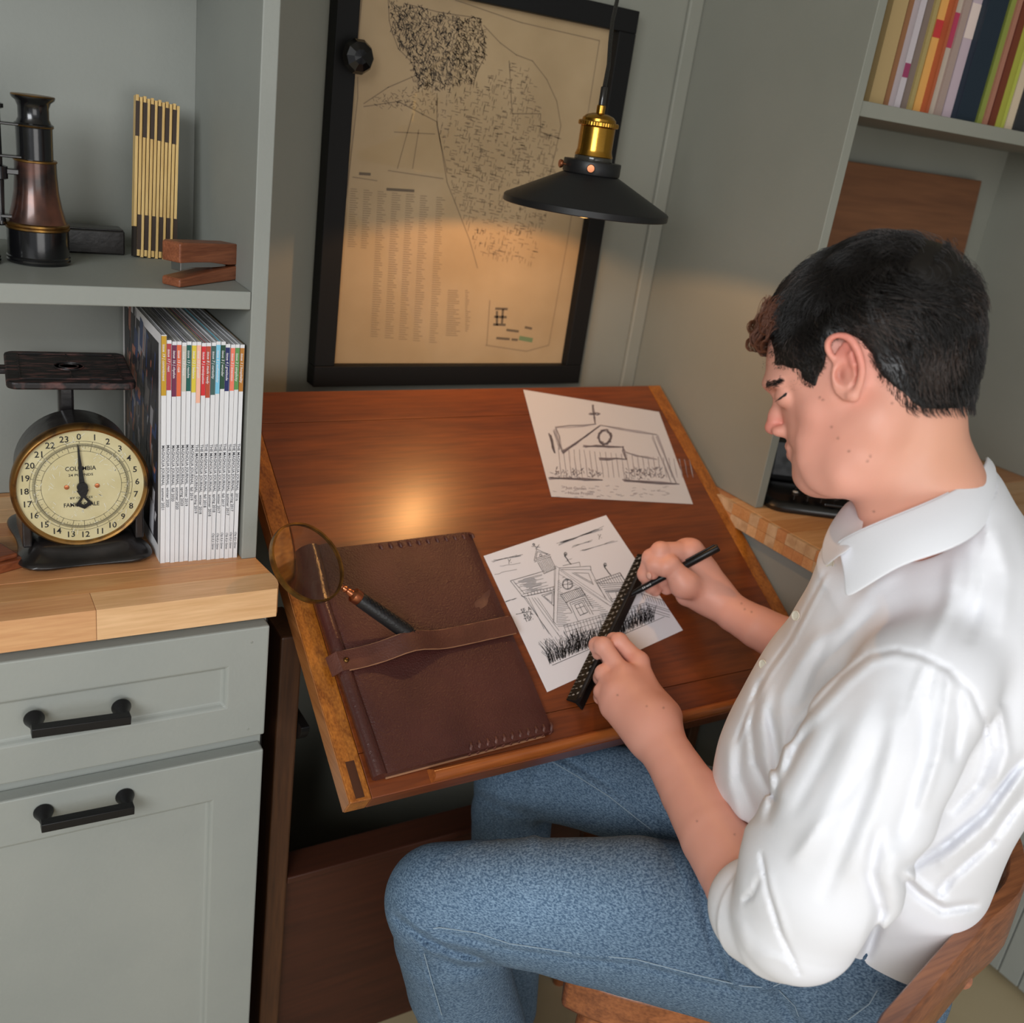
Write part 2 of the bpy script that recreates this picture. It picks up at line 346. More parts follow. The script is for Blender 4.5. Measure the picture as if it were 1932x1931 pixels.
for ln in ([(450, 0), (455, 100), (470, 160), (500, 240), (560, 300), (590, 360), (600, 450)], [(900, 90), (925, 200), (925, 280), (880, 370), (870, 420)], [(540, 20), (700, 60), (900, 90)],
           [(920, 125), (1000, 210), (1080, 270), (1160, 300), (1230, 390), (1280, 500), (1300, 620), (1270, 760), (1240, 880)],
           [(330, 510), (450, 430), (590, 370)], [(330, 525), (500, 500), (690, 600), (740, 900), (780, 1000), (850, 1180), (890, 1320)], [(690, 460), (690, 620), (740, 850)],
           [(300, 380), (300, 480), (245, 960), (220, 1110)], [(285, 380), (230, 940)], [(275, 872), (395, 890)], [(1045, 300), (1060, 560), (1200, 560), (1200, 650), (1290, 680)],
           [(480, 650), (680, 660)], [(450, 840), (720, 880)], [(570, 560), (495, 830)], [(600, 640), (570, 830)],
           [(320, 0), (300, 190)], [(780, 0), (1100, 110), (1490, 200), (1330, 1200), (1240, 1700), (1130, 1730), (930, 1700)], [(950, 1480), (935, 1700)]):
    mst(soft, [ms7(*p) for p in ln], 0.0016)
def speckle(mb, poly, n, l, wd, ang=None):
    xs = [p[0] for p in poly]; ys = [p[1] for p in poly]; k = 0
    while k < n:
        x = random.uniform(min(xs), max(xs)); y = random.uniform(min(ys), max(ys)); ins = False; j = len(poly) - 1
        for i in range(len(poly)):
            if (poly[i][1] > y) != (poly[j][1] > y) and x < (poly[j][0] - poly[i][0]) * (y - poly[i][1]) / (poly[j][1] - poly[i][1]) + poly[i][0]: ins = not ins
            j = i
        if not ins: continue
        k += 1; a = random.uniform(0, 6.3) if ang is None else random.choice(ang); q = l * random.uniform(.4, 1)
        mst(mb, [ms7(x, y), ms7(x + q * math.cos(a), y + q * math.sin(a))], wd)
topo = [(450, 0), (470, 160), (560, 300), (600, 420), (700, 440), (860, 400), (925, 280), (925, 180), (900, 90), (700, 60), (540, 15)]
speckle(mm, topo, 900, 22, 0.0011, [1.2, 1.6, 2.0, 0.7]); speckle(soft, topo, 500, 30, 0.0013)
speckle(soft, [(600, 420), (900, 390), (1040, 300), (1150, 330), (1200, 560), (1290, 680), (1270, 900), (1160, 1300), (900, 1250), (760, 940), (700, 600)], 1100, 26, 0.0011, [0.2, 1.77])
speckle(soft, [(340, 520), (590, 370), (680, 430), (690, 560), (520, 540)], 120, 22, 0.0010)
for cx in (265, 330, 400, 470, 540, 610, 690):                       # index columns of small print
    for k in range(64 if cx > 330 else 26):
        y0 = 930 + (cx - 265) * 0.10 + k * 11.3; x0 = cx - (y0 - 930) * 0.05
        mst(soft, [ms7(x0, y0), ms7(x0 + random.uniform(22, 44), y0 + 2)], 0.0011)
for k in range(22):
    mst(soft, [ms7(745 - k * .5, 1430 + k * 10.5), ms7(745 + random.uniform(25, 60), 1432 + k * 10.5)], 0.0012)
    mst(soft, [ms7(830, 1430 + k * 9.5), ms7(830 + random.uniform(8, 24), 1431 + k * 9.5)], 0.0012)
for q in ([(445, 932), (575, 940)], [(310, 855), (360, 858)], [(980, 1520), (1035, 1522)], [(975, 1560), (1030, 1562)], [(970, 1598), (1025, 1600)], [(985, 1535), (985, 1600)], [(1015, 1525), (1010, 1590)], [(1035, 1625), (1090, 1632)], [(1125, 1612), (1155, 1618)], [(985, 1665), (1045, 1670)], [(1060, 1672), (1085, 1674)]):
    mst(mm, [ms7(*p) for p in q], 0.0042)
mm.build('map_drawing', mat('map_ink', srgb(104, 88, 68), 0.9), pf)['kind'] = 'stuff'; soft.build('map_print', mat('map_ink_soft', srgb(142, 120, 92), 0.9), pf)['kind'] = 'stuff'
gr = MB(); gr.M = mm.M; gr.flat = True; mst(gr, [ms7(1100, 1665), ms7(1155, 1675)], 0.008); gr.build('map_colour_patch', mat('map_green', srgb(112, 132, 92), 0.9), pf)
gl = bpy.data.materials.new('picture_glass'); gl.use_nodes = True; nt = gl.node_tree; nt.nodes.clear()
o_ = nt.nodes.new('ShaderNodeOutputMaterial'); t_ = nt.nodes.new('ShaderNodeBsdfTransparent'); g_ = nt.nodes.new('ShaderNodeBsdfGlossy'); g_.inputs['Roughness'].default_value = 0.02
x_ = nt.nodes.new('ShaderNodeMixShader'); f_ = nt.nodes.new('ShaderNodeFresnel'); f_.inputs[0].default_value = 1.38
gm_ = nt.nodes.new('ShaderNodeNewGeometry'); iv = nt.nodes.new('ShaderNodeMath'); iv.operation = 'SUBTRACT'; iv.inputs[0].default_value = 1; nt.links.new(gm_.outputs['Backfacing'], iv.inputs[1]); ml = nt.nodes.new('ShaderNodeMath'); ml.operation = 'MULTIPLY'; nt.links.new(f_.outputs[0], ml.inputs[0]); nt.links.new(iv.outputs[0], ml.inputs[1])
nt.links.new(ml.outputs[0], x_.inputs[0]); nt.links.new(t_.outputs[0], x_.inputs[1]); nt.links.new(g_.outputs[0], x_.inputs[2]); nt.links.new(x_.outputs[0], o_.inputs[0])
MB().box(FX0 + fr - .003, 1.476, FZ0 + fr - .003, FX1 - fr + .003, 1.4785, FZ1 - fr + .003).build('glass_pane', gl, pf)
kn = MB(); kn.lathe([(0.008, 0), (0.008, 0.012), (0.021, 0.016), (0.024, 0.024), (0.020, 0.032), (0.010, 0.036), (0, 0.037)], 10, T3(0.577, 1.467, 1.520) @ rotM(x=math.pi / 2))
tag(kn.build('door_knob', mat('glossy_black', srgb(14, 12, 12), 0.15), pf), 'faceted black glass knob on the left rail')
# ================================================================== drafting table
TU, TV, TH = 0.80, 0.632, 0.030
tb = thing('drafting_table', 'large brown wooden drafting table with its top tilted towards the man', 'table', (0.8, 1.15, 0.0))
def tbx(u0, v0, w0, u1, v1, w1): m_ = MB(); m_.M = TM; return m_.box(u0, v0, w0, u1, v1, w1)
vs_ = uv(1421, 1262)[1]
tbx(0.0275, vs_ + .0004, -0.022, TU - 0.0275, TV - 0.0605, 0.0).build('top_board', M['table'], tb, bevel=0.0006)
tbx(0.0275, 0.0, -TH, TU - 0.0275, vs_ - .0002, -0.0002).build('front_rail', M['table'], tb, bevel=0.001)
tbx(0.0275, TV - 0.0595, -TH, TU - 0.0275, TV, -0.0002).build('back_rail', M['table'], tb, bevel=0.001)
for s_, (a, b) in enumerate(((0.0, 0.027), (TU - 0.027, TU))):
    c = tbx(a, 0.0, -TH, b, TV, 0.0004).build('side_cleat', M['table_v'], tb, bevel=0.0012)
    tbx(a + (0.008 if s_ == 0 else 0.006), 0.004, 0.0003, a + (0.019 if s_ == 0 else 0.017), 0.050, 0.0009).build('tenon', M['tenon'], c)
tbx(-0.0012, 0.001, -TH + .001, -0.0002, TV - .001, -0.0008).build('edge_veneer', M['table_side'], tb)
lu, lv = uv(808, 1462)
lip = MB(); lip.M = TM @ T3(0, 0.001, 0)
pr = [(0.0, 0.0), (0.0, 0.006), (0.0035, 0.0115), (0.0085, 0.0135), (0.0125, 0.0115), (0.0165, 0.004), (0.0175, 0.0)]
n_ = len(pr)
for ua, ub in ((lu, TU - 0.11),):
    lip.add([(ua + 0.004 * (1 if 0 < i < n_ - 1 else 0) * (b_ / 0.0135), a_, b_) for i, (a_, b_) in enumerate(pr)] + [(ub, a_, b_) for a_, b_ in pr],
            [tuple(range(n_))[::-1], tuple(range(n_, 2 * n_))] + [(i, (i + 1) % n_, n_ + (i + 1) % n_, n_ + i) for i in range(n_)])
lip.build('pencil_ledge', M['table_lip'], tb, smooth=60)
tbx(0.06, 0.04, -TH - 0.03, TU - 0.06, 0.075, -TH).build('batten', M['panel'], tb, bevel=0.002)
tbx(0.06, TV - 0.09, -TH - 0.03, TU - 0.06, TV - 0.05, -TH).build('batten', M['panel'], tb, bevel=0.002)
# pedestal: two wide side frames, black half-round tilt brackets, a low panel with a ledge
for s_, (a, b) in enumerate(((0.3900, 0.4200), (1.170, 1.194))):
    MB().box(a, 1.095, 0.0, b, 1.180, 0.805).build('leg', M['leg'], tb, bevel=0.003)
    MB().box(a + .002, 1.181, 0.0, b - .002, 1.40, 0.055).build('foot', M['leg'], tb, bevel=0.004)
    sx = b if s_ == 0 else a - 0.012
    arc = [(0.036 * math.cos(t), 0.036 * math.sin(t)) for t in [math.pi * (1 + k / 16) for k in range(17)]]
    MB().prism([(x * 1.1, z) for x, z in arc], 0, 0.012, T3(sx, 1.120, 0.668) @ Matrix(((0, 0, 1, 0), (1, 0, 0, 0), (0, 1, 0, 0), (0, 0, 0, 1)))).build('tilt_bracket', M['black'], tb, bevel=0.001)
MB().box(0.4205, 1.110, 0.0, 1.1695, 1.128, 0.382).build('low_panel', M['panel'], tb, bevel=0.002)
MB().box(0.4205, 1.096, 0.382, 1.1695, 1.150, 0.394).build('panel_ledge', M['panel'], tb, bevel=0.002)
# ================================================================== leather portfolio
def T_thing(name, label, cat, x, y, off=0.0, group=None):
    u, v = uv(x, y, off); M4 = TM @ T3(u, v, 0.0005)
    return thing(name, label, cat, group=group, world=False, M4=M4), u, v
pf_c = [uv(*p, .012) for p in ((712, 1468), (1046, 1380), (888, 1004), (572, 1046))]
po, u0, v0 = T_thing('leather_portfolio', 'dark oxblood leather portfolio with laced edges, lying on the drafting table', 'portfolio', 850, 1240)
def rel(p): return (p[0] - u0, p[1] - v0)
q = [rel(p) for p in pf_c]     # front-left, front-right, back-right, back-left
def bil(a, b):
    x = (1 - a) * (1 - b) * q[0][0] + a * (1 - b) * q[1][0] + a * b * q[2][0] + (1 - a) * b * q[3][0]
    y = (1 - a) * (1 - b) * q[0][1] + a * (1 - b) * q[1][1] + a * b * q[2][1] + (1 - a) * b * q[3][1]
    return x, y
def cover_mesh(t0, t1, name, m, grow=0.0, rs=random.Random(4)):
    mb = MB(); N, K = 26, 30; vs = []; fs = []
    for top in (0, 1):
        for j in range(K + 1):
            for i in range(N + 1):
                a = -grow + (1 + 2 * grow) * i / N; b = j / K; x, y = bil(a, b)
                e = min(i, 1) if False else 1
                z = t0
                if top:
                    z = t1 * (1 - 0.30 * a) - 0.0022 * (1 - abs(math.cos(b * 9 + a * 4))) * 0.5
                    z -= 0.35 * t1 * (math.exp(-(a * N / 0.9) ** 2)); z -= 0.0035 * math.exp(-((1 - a) / 0.03) ** 2)
                vs.append((x, y, z))
    L = (N + 1) * (K + 1)
    for j in range(K):
        for i in range(N):
            a = j * (N + 1) + i; fs.append((a, a + N + 1, a + N + 2, a + 1)); fs.append((L + a, L + a + 1, L + a + N + 2, L + a + N + 1))
    for i in range(N): fs.append((i, i + 1, L + i + 1, L + i)); k = K * (N + 1) + i; fs.append((k + 1, k, L + k, L + k + 1))
    for j in range(K): k = j * (N + 1); fs.append((k + N + 1, k, L + k, L + k + N + 1)); k += N; fs.append((k, k + N + 1, L + k + N + 1, L + k))
    mb.add(vs, fs); return mb.build(name, m, po, smooth=50, bevel=0)
cover_mesh(0.0, 0.0165, 'cover', M['leather'])
def cz(a): return 0.0165 * (1 - 0.30 * a)
# rolled spine along the left side
sp = MB(); sp.tube([(*bil(0.012, b), 0.0102) for b in [k / 20 for k in range(21)]], 0.0098, 18); sp.build('spine', M['spine'], po, smooth=60)
MB().tube([(*bil(a, -0.002), 0.002 + 0.008 * a * 0) for a in (0.05, 0.3, 0.6, 0.95)], 0.0016, 6).build('inner_page_edge', M['rawleather'], po)
for row, (aa, bb_, b0) in enumerate(((0.50, 0.985, 0.035), (0.42, 0.99, 0.965))):
    for k in range(11):
        a = aa + (bb_ - aa) * k / 10; s1 = 0 if row == 0 else 1
        e = -0.001 if row == 0 else 1.001
        MB().tube([(*bil(a + .012, b0), cz(a) - 0.001), (*bil(a + .006, b0 + (e - b0) * .35), cz(a) + .0016), (*bil(a, b0 + (e - b0) * .8), cz(a) * .8), (*bil(a - .004, e), cz(a) * .35)], 0.0020, 6).build('lacing_stitch', M['strap'], po, smooth=60)
# worn scar
sc_ = MB(); p0, p1 = bil(0.90, 0.60), bil(0.985, 0.655)
poly = []
for k in range(18):
    t = 2 * math.pi * k / 18; r = 1 + 0.22 * math.sin(3 * t + 1) + 0.1 * math.sin(7 * t)
    cx_, cy_ = (p0[0] + p1[0]) / 2 - .012, (p0[1] + p1[1]) / 2 + .004; ang = math.radians(38)
    a_, b_ = 0.019 * math.cos(t) * r, 0.0065 * math.sin(t) * r
    poly.append((cx_ + a_ * math.cos(ang) - b_ * math.sin(ang), cy_ + a_ * math.sin(ang) + b_ * math.cos(ang)))
sc_.prism(poly, cz(0.93) - 0.004, cz(0.86) + 0.0002); tag(sc_.build('worn_patch', mat('scuffed_leather', srgb(112, 74, 54), 0.8, col2=srgb(78, 44, 36), nscale=40), po), 'pale scuffed patch near the right edge')
# strap with a brass stud
sA = rel(uv(640, 1252, .02)); sB = rel(uv(973, 1180, .014))
st = MB(); N = 24; vs = []; fs = []
dx, dy = sB[0] - sA[0], sB[1] - sA[1]; L = math.hypot(dx, dy); nx, ny = -dy / L, dx / L; rs = random.Random(9)
for i in range(N + 1):
    t = -0.046 + i / N * 1.028; hw = 0.0135 * (1 if i < N else .97); jz = 0.0190 * (1 - .25 * t) + 0.0165 * math.exp(-((t - .36) / .13) ** 2)
    if i == 0: jz = 0.010
    elif i == 1: jz = 0.0205
    for s2 in (-1, 1):
        h2 = hw + rs.uniform(-.0004, .0004)
        for dz in (0, 0.0021): vs.append((sA[0] + dx * t + nx * s2 * h2, sA[1] + dy * t + ny * s2 * h2, jz + dz))
for i in range(N):
    a = i * 4; b = a + 4
    fs += [(a, b, b + 1, a + 1)[::-1], (a + 2, a + 3, b + 3, b + 2)[::-1], (a + 1, b + 1, b + 3, a + 3)[::-1], (a, a + 2, b + 2, b)[::-1]]
fs += [(0, 1, 3, 2), (N * 4, N * 4 + 2, N * 4 + 3, N * 4 + 1)]
st.add(vs, fs); stp = st.build('strap', [M['strap'], M['rawleather']], po, smooth=50)
for s2 in (-1, 1):
    MB().tube([(sA[0] + dx * t + nx * s2 * .0136, sA[1] + dy * t + ny * s2 * .0136, 0.0190 * (1 - .25 * t) + 0.0165 * math.exp(-((t - .36) / .13) ** 2) + .001) for t in [0.03 + k * .047 for k in range(21)]], 0.0009, 5).build('raw_edge', M['rawleather'], po)
MB().lathe([(0.0036, 0), (0.0036, .0012), (0.0022, .0024), (0, .0028)], 16, T3(sA[0] + dx * .030, sA[1] + dy * .030, 0.0213)).build('stud', M['brass_old'], po, smooth=50)
# ================================================================== magnifying glass under the strap
# lens lifted and tilted, handle pushed under the strap
Lc = dp(580, 1062, 1.215)                      # lens centre
h0 = Vector(dp(641, 1112, 1.235)); h1 = Vector(TM @ Vector((uv(775, 1205, .02)[0], uv(775, 1205, .02)[1], 0.0235)))
Lc = Vector(Lc); ax = (h1 - Lc).normalized(); 
nrm = Vector((0.12, -0.62, 1)).normalized(); nrm = (nrm - ax * nrm.dot(ax)).normalized(); sd = nrm.cross(ax)
MG = Matrix(((ax.x, sd.x, nrm.x, Lc.x), (ax.y, sd.y, nrm.y, Lc.y), (ax.z, sd.z, nrm.z, Lc.z), (0, 0, 0, 1)))
mg = thing('magnifying_glass', 'round magnifying glass with a laced black leather handle tucked under the portfolio strap', 'magnifying glass', M4=MG, world=False)
RL = 0.0515
MB().lathe([(RL - .0012, -.0035), (RL + .0014, -.0035), (RL + .0018, 0), (RL + .0014, .0035), (RL - .0012, .0035), (RL - .0012, -.0035)], 64, cap=False).build('rim', M['brass_old'], mg, smooth=40)
gm = bpy.data.materials.new('lens_glass'); gm.use_nodes = True; nt = gm.node_tree; nt.nodes.clear()
o_ = nt.nodes.new('ShaderNodeOutputMaterial'); t_ = nt.nodes.new('ShaderNodeBsdfRefraction'); t_.inputs['IOR'].default_value = 1.45; t_.inputs['Roughness'].default_value = 0.0; t_.inputs[0].default_value = (0.97, 0.955, 0.89, 1)
g_ = nt.nodes.new('ShaderNodeBsdfGlossy'); g_.inputs['Roughness'].default_value = 0.03
x_ = nt.nodes.new('ShaderNodeMixShader'); f_ = nt.nodes.new('ShaderNodeFresnel'); f_.inputs[0].default_value = 1.5
nt.links.new(f_.outputs[0], x_.inputs[0]); nt.links.new(t_.outputs[0], x_.inputs[1]); nt.links.new(g_.outputs[0], x_.inputs[2]); nt.links.new(x_.outputs[0], o_.inputs[0])
pr = [(0.0, -0.0042)] + [(RL * .985 * k / 10, -0.0042 + 0.003 * (k / 10) ** 2) for k in range(1, 11)]
pr = pr + [(r, -z) for r, z in pr[::-1]]
MB().lathe(pr, 64).build('lens', gm, mg, smooth=60)
Rx = rotM(y=math.pi / 2)
MB().lathe([(0.003, 0), (0.0034, .003), (0.0026, .005), (0.0042, .008), (0.0042, .010), (0.0030, .012), (0.0044, .015), (0.0044, .017), (0.005, .019), (0.0085, .0215), (0.0095, .0225), (0.0095, .031), (0.0088, .032)], 32, T3(RL, 0, 0) @ Rx).build('ferrule', M['copper'], mg, smooth=35)
hl = 0.086
hd = MB().lathe([(0.0090, 0), (0.0096, .003), (0.0102, hl * .5), (0.0104, hl * .9), (0.0095, hl), (0.004, hl + .002), (0, hl + .0022)], 24, T3(RL + .032, 0, 0) @ Rx).build('handle', M['blackleather'], mg, smooth=50)
for k in range(15):
    x = RL + .038 + k * .0075
    for s2 in (-1, 1):
        MB().tube([(x + dx_, s2 * y_, z_) for dx_, y_, z_ in ((0, -.0036, .0095), (.0035, 0, .0110), (.0070, .0036, .0095))], 0.0006, 5).build('lacing', M['black'], hd)
# ================================================================== drawings
def paper_thing(name, label, corners, m, zoff, bend=None, N=14):
    o, uu, vv = T_thing(name, label, 'paper', *np.mean(corners, 0)); c = [uv(*p) for p in corners]; mb = MB(); vs = []; fs = []
    c = [(a - uu, b - vv) for a, b in c]
    for z in (0, 1):
        for j in range(N + 1):
            for i in range(N + 1):
                a, b = i / N, j / N
                x = (1 - a) * (1 - b) * c[0][0] + a * (1 - b) * c[1][0] + a * b * c[2][0] + (1 - a) * b * c[3][0]
                y = (1 - a) * (1 - b) * c[0][1] + a * (1 - b) * c[1][1] + a * b * c[2][1] + (1 - a) * b * c[3][1]
                vs.append((x, y, zoff + z * .0003 + (bend(a, b) if bend else 0)))
    L = (N + 1) ** 2
    for j in range(N):
        for i in range(N):
            k = j * (N + 1) + i; fs.append((k, k + N + 1, k + N + 2, k + 1)); fs.append((L + k, L + k + 1, L + k + N + 2, L + k + N + 1))
    for i in range(N):
        fs.append((i, i + 1, L + i + 1, L + i)); k = N * (N + 1) + i; fs.append((k + 1, k, L + k, L + k + 1))
        k = i * (N + 1); fs.append((k + N + 1, k, L + k, L + k + N + 1)); k += N; fs.append((k, k + N + 1, L + k + N + 1, L + k))
    mb.add(vs, fs); mb.build('sheet', m, o, smooth=60); return o, uu, vv
pa, ua, va = paper_thing('ink_drawing', 'white sheet with a sharp black ink drawing of a gabled house, under the ruler', [(1032, 1307), (1288, 1190), (1143, 973), (912, 1050)], M['paper'], 0.0)
R5 = random.Random(12)
def c5(x, y): p = uv(880 + x / 3.218, 930 + y / 3.218); return (p[0] - ua, p[1] - va)
ink = MB(); ink.flat = True
def sk(*pts, w=0.00075, j=1.0, n=1):
    for _ in range(n):
        q_ = []
        for (x0, y0), (x1, y1) in zip(pts[:-1], pts[1:]):
            m_ = 3
            for k in range(m_): t = k / m_; q_.append(c5(x0 + (x1 - x0) * t + R5.uniform(-j, j), y0 + (y1 - y0) * t + R5.uniform(-j, j)))
        q_.append(c5(*pts[-1])); ink.stroke(q_, w, 0.0005)
def lerp(a, b, t): return (a[0] + (b[0] - a[0]) * t, a[1] + (b[1] - a[1]) * t)
def fan(a0, a1, b0, b1, n, **k):
    for i in range(n + 1): t = i / n; sk(lerp(a0, a1, t), lerp(b0, b1, t), **k)
def ell(cx, cy, rx, ry, **k): sk(*[(cx + rx * math.cos(t), cy + ry * math.sin(t)) for t in [i * math.pi / 6 for i in range(13)]], **k)
# cupola and weather vane
sk((425, 345), (410, 415), (508, 380), (425, 345)); sk((430, 360), (420, 402), (492, 376), (430, 360)); sk((412, 424), (511, 390)); ell(450, 382, 6, 8)
sk((432, 425), (470, 495), (542, 462), (507, 394)); fan((432, 425), (507, 394), (470, 495), (542, 462), 9)
sk((428, 345), (405, 312), w=.0007); sk((395, 328), (445, 333)); sk((440, 318), (418, 345)); ell(407, 317, 6, 6, w=.0008)
# main roof and eave
sk((265, 538), (470, 478), n=2); sk((265, 538), (340, 632), n=2); sk((285, 540), (350, 615)); sk((340, 618), (532, 572)); sk((343, 634), (532, 592), n=2)
for k in range(17):
    t = k / 17; a = lerp((268, 545), (342, 618), t); b = lerp((536, 480), (534, 570), t); s0 = R5.uniform(0, .3); sk(lerp(a, b, s0), lerp(a, b, s0 + R5.uniform(.3, .65)), w=.00055)
fan((370, 612), (525, 575), (376, 630), (527, 594), 8)
for a, b in (((345, 634), (520, 880)), ((360, 640), (500, 860)), ((376, 640), (470, 830)), ((395, 640), (560, 870)), ((412, 640), (560, 840)), ((430, 640), (540, 800))): sk(a, b, w=.0006)
sk((455, 625), (530, 602), (528, 690), (455, 625)); sk((468, 630), (520, 612), (518, 672), (468, 630)); sk((480, 640), (495, 655)); sk((330, 628), (365, 645), w=.0007)
# front gable
for a, b in (((540, 450), (525, 788)), ((532, 445), (530, 780)), ((560, 468), (548, 792)), ((540, 447), (890, 680)), ((562, 470), (872, 690)), ((556, 492), (862, 684)), ((525, 788), (552, 806))): sk(a, b, w=.0005)
for k in range(27):
    y = 520 + k * 10.5; xr = 556 + (y - 490) * 1.25; a = (553, y + 22); b = (min(xr, 870), y - 8)
    L_ = R5.uniform(.12, .30); sk(a, lerp(a, b, L_), w=.00055); sk(lerp(a, b, 1 - L_), b, w=.00055)
ell(612, 558, 33, 33, n=2, w=.0006); ell(612, 558, 28, 28); sk((612, 526), (614, 590)); sk((580, 562), (645, 554))
sk((568, 622), (690, 578), (720, 622), (602, 668), (568, 622), n=2); fan((570, 624), (690, 580), (602, 666), (718, 622), 12); sk((602, 668), (640, 730), n=2); sk((718, 622), (768, 706), n=2)
sk((625, 672), (712, 642), (768, 742)); sk((625, 672), (680, 790)); sk((640, 680), (705, 655), (750, 740)); sk((655, 686), (700, 668), (735, 728), (690, 748), (655, 686), n=2); sk((678, 678), (712, 738)); sk((668, 706), (716, 690))
# dormer and birds of the ridge
for a, b in (((560, 460), (752, 448)), ((575, 470), (756, 470)), ((752, 448), (756, 472)), ((585, 446), (684, 424)), ((684, 424), (690, 448)), ((640, 490), (770, 560)), ((660, 492), (762, 548)), ((650, 488), (740, 492)), ((740, 492), (768, 560)), ((752, 472), (840, 640)), ((775, 530), (850, 650))): sk(a, b)
for (x, y) in ((600, 375), (840, 440)):
    sk((x, y), (x - 4, y + 14), (x + 8, y + 28), (x + 18, y + 44), (x + 34, y + 62), w=.0016, n=2); ell(x, y, 8, 10, w=.001)
sk((785, 536), (930, 488), n=2); sk((790, 552), (940, 505)); fan((795, 536), (930, 490), (812, 560), (962, 545), 10); sk((930, 488), (968, 545), n=2)
for d in (0, 10, 22, 34, 46): sk((800 + d, 556 + d), (985, 546 + d))
sk((840, 600), (960, 588), (955, 640), (880, 665), (840, 600)); sk((855, 608), (945, 600), (940, 632), (885, 650), (855, 608)); sk((905, 604), (912, 642)); sk((870, 690), (905, 668), w=.0008); sk((872, 640), (900, 690))
# porch rail, steps, ground line
for d in (0, 14, 40, 74, 92): sk((588 + d * .3, 808 + d), (1095, 668 + d * .8), w=.00045)
fan((590, 808), (1090, 668), (622, 900), (1110, 740), 26, w=.0006)
for k in range(9): sk((1060 + k * 16, 612 + k * 5), (1075 + k * 16, 650 + k * 5))
sk((1060, 615), (1190, 656)); 
for d in (0, 12, 30, 44): sk((1090, 672 + d), (1232, 715 + d))
sk((520, 1050), (1200, 756), w=.0006, n=2)
for k in range(560):                                              # tall grass
    t = R5.random(); x = 500 + 640 * t; y = 1035 - 270 * t + R5.uniform(-14, 14)
    h = R5.uniform(30, 120) * (1.1 if t < .35 else .85); l = R5.uniform(-.5, .35) - (.35 if t < .12 else 0)
    sk((x, y), (x + l * h * .4, y - h * .6), (x + l * h, y - h), w=.00055)
# clouds, birds, note
for (a, b, n, amp) in (((545, 318), (832, 214), 8, 10), ((640, 330), (768, 290), 3, 6), ((680, 362), (930, 288), 3, 6), ((150, 420), (350, 376), 4, 7), ((225, 668), (305, 642), 3, 6), ((140, 460), (400, 418), 1, 3), ((290, 745), (400, 720), 2, 5), ((120, 510), (330, 460), 1, 3), ((600, 420), (645, 395), 1, 3), ((985, 490), (1015, 480), 1, 2)):
    for _ in range(n):
        s0 = R5.uniform(0, .25); e0 = R5.uniform(.7, 1); o_ = R5.uniform(-amp, amp); p0, p1 = lerp(a, b, s0), lerp(a, b, e0)
        sk((p0[0], p0[1] + o_), (*lerp(p0, p1, .5),), (p1[0], p1[1] + o_), w=.0005, j=2.0)
for x, y in ((250, 405), (798, 255)): sk((x, y), (x + 8, y + 16), (x + 16, y)); sk((x + 8, y + 16), (x + 6, y + 30)); sk((x + 18, y + 22), (x + 22, y + 20), w=.0006)
def ink_text(s, x, y, size, x2, y2):
    a = c5(x, y); b = c5(x2, y2); ang = math.atan2(b[1] - a[1], b[0] - a[0]); put_text(ink, s, T3(a[0], a[1], .0005) @ Matrix.Rotation(ang, 4, 'Z'), size, center=False, shear=.15)
ink_text('SF. A', 328, 722, .0085, 400, 700); ink_text('RS A', 345, 752, .0080, 410, 730); ink_text('TSP.', 350, 778, .0085, 410, 756)
ink.build('ink_lines', M['ink'], pa)['kind'] = 'stuff'
# the curled sheet further up
def bend2(a, b): return 0.0006 + 0.026 * max(0, b - .80) ** 1 * max(0, .5 - a) * 1.2 + 0.003 * math.sin(a * 5) * b * .5 + .001
pb, ub, vb = paper_thing('faded_drawing', 'curled white sheet with a soft grey house sketch, on the upper table beyond the ruler', [(1040, 938), (1307, 952), (1243, 778), (987, 736)], M['paper2'], 0.0)
def c7(x, y): p = uv(900 + x / 3.218, 700 + y / 3.218); return (p[0] - ub, p[1] - vb)
inks = [MB(), MB()]
for i_ in inks: i_.flat = True
def s7(*pts, w=.0022, n=2, j=8, k=0):
    for _ in range(n + 1):
        q_ = []
        for p0, p1 in zip(pts[:-1], pts[1:]):
            for t in (0, .33, .66): x, y = lerp(p0, p1, t); q_.append(c7(x + R5.uniform(-j, j), y + R5.uniform(-j, j)))
        q_.append(c7(*pts[-1])); inks[k].stroke(q_, w, 0.0005)
s7((480, 350), (720, 325)); s7((480, 350), (520, 500)); s7((520, 500), (745, 335), n=3, k=1); s7((750, 335), (1090, 390)); s7((470, 365), (500, 480)); s7((1090, 400), (1210, 690)); s7((1060, 400), (1180, 690), w=.0015)
s7(*[(775 + 38 * math.cos(t), 405 + 42 * math.sin(t)) for t in [k * math.pi / 5 for k in range(11)]], n=3, k=1)
s7((650, 460), (880, 465), n=3, k=1); s7((880, 465), (905, 540), n=2, k=1); s7((740, 535), (905, 540), n=3, k=1); s7((900, 500), (1090, 540), n=2); s7((700, 210), (715, 320), n=3, w=.002, k=1); s7((680, 265), (745, 262), n=3, k=1); s7((440, 390), (470, 500), n=4, w=.003, k=1)
s7((440, 655), (760, 665), n=3, k=1); s7((890, 670), (1225, 690), n=3, k=1)
for k in range(150):
    x = R5.choice((R5.uniform(460, 760), R5.uniform(900, 1130))); y = R5.uniform(598, 665); s7((x, y), (x + R5.uniform(-20, 20), y - R5.uniform(3, 20)), w=.0010, n=1, j=2, k=k % 2)
for k in range(26):
    x = 450 + k * 30; s7((x + 40 + k * 2, 470 + k * 3), (x + 60 + k * 2, 650), w=.0010, n=1, j=3)
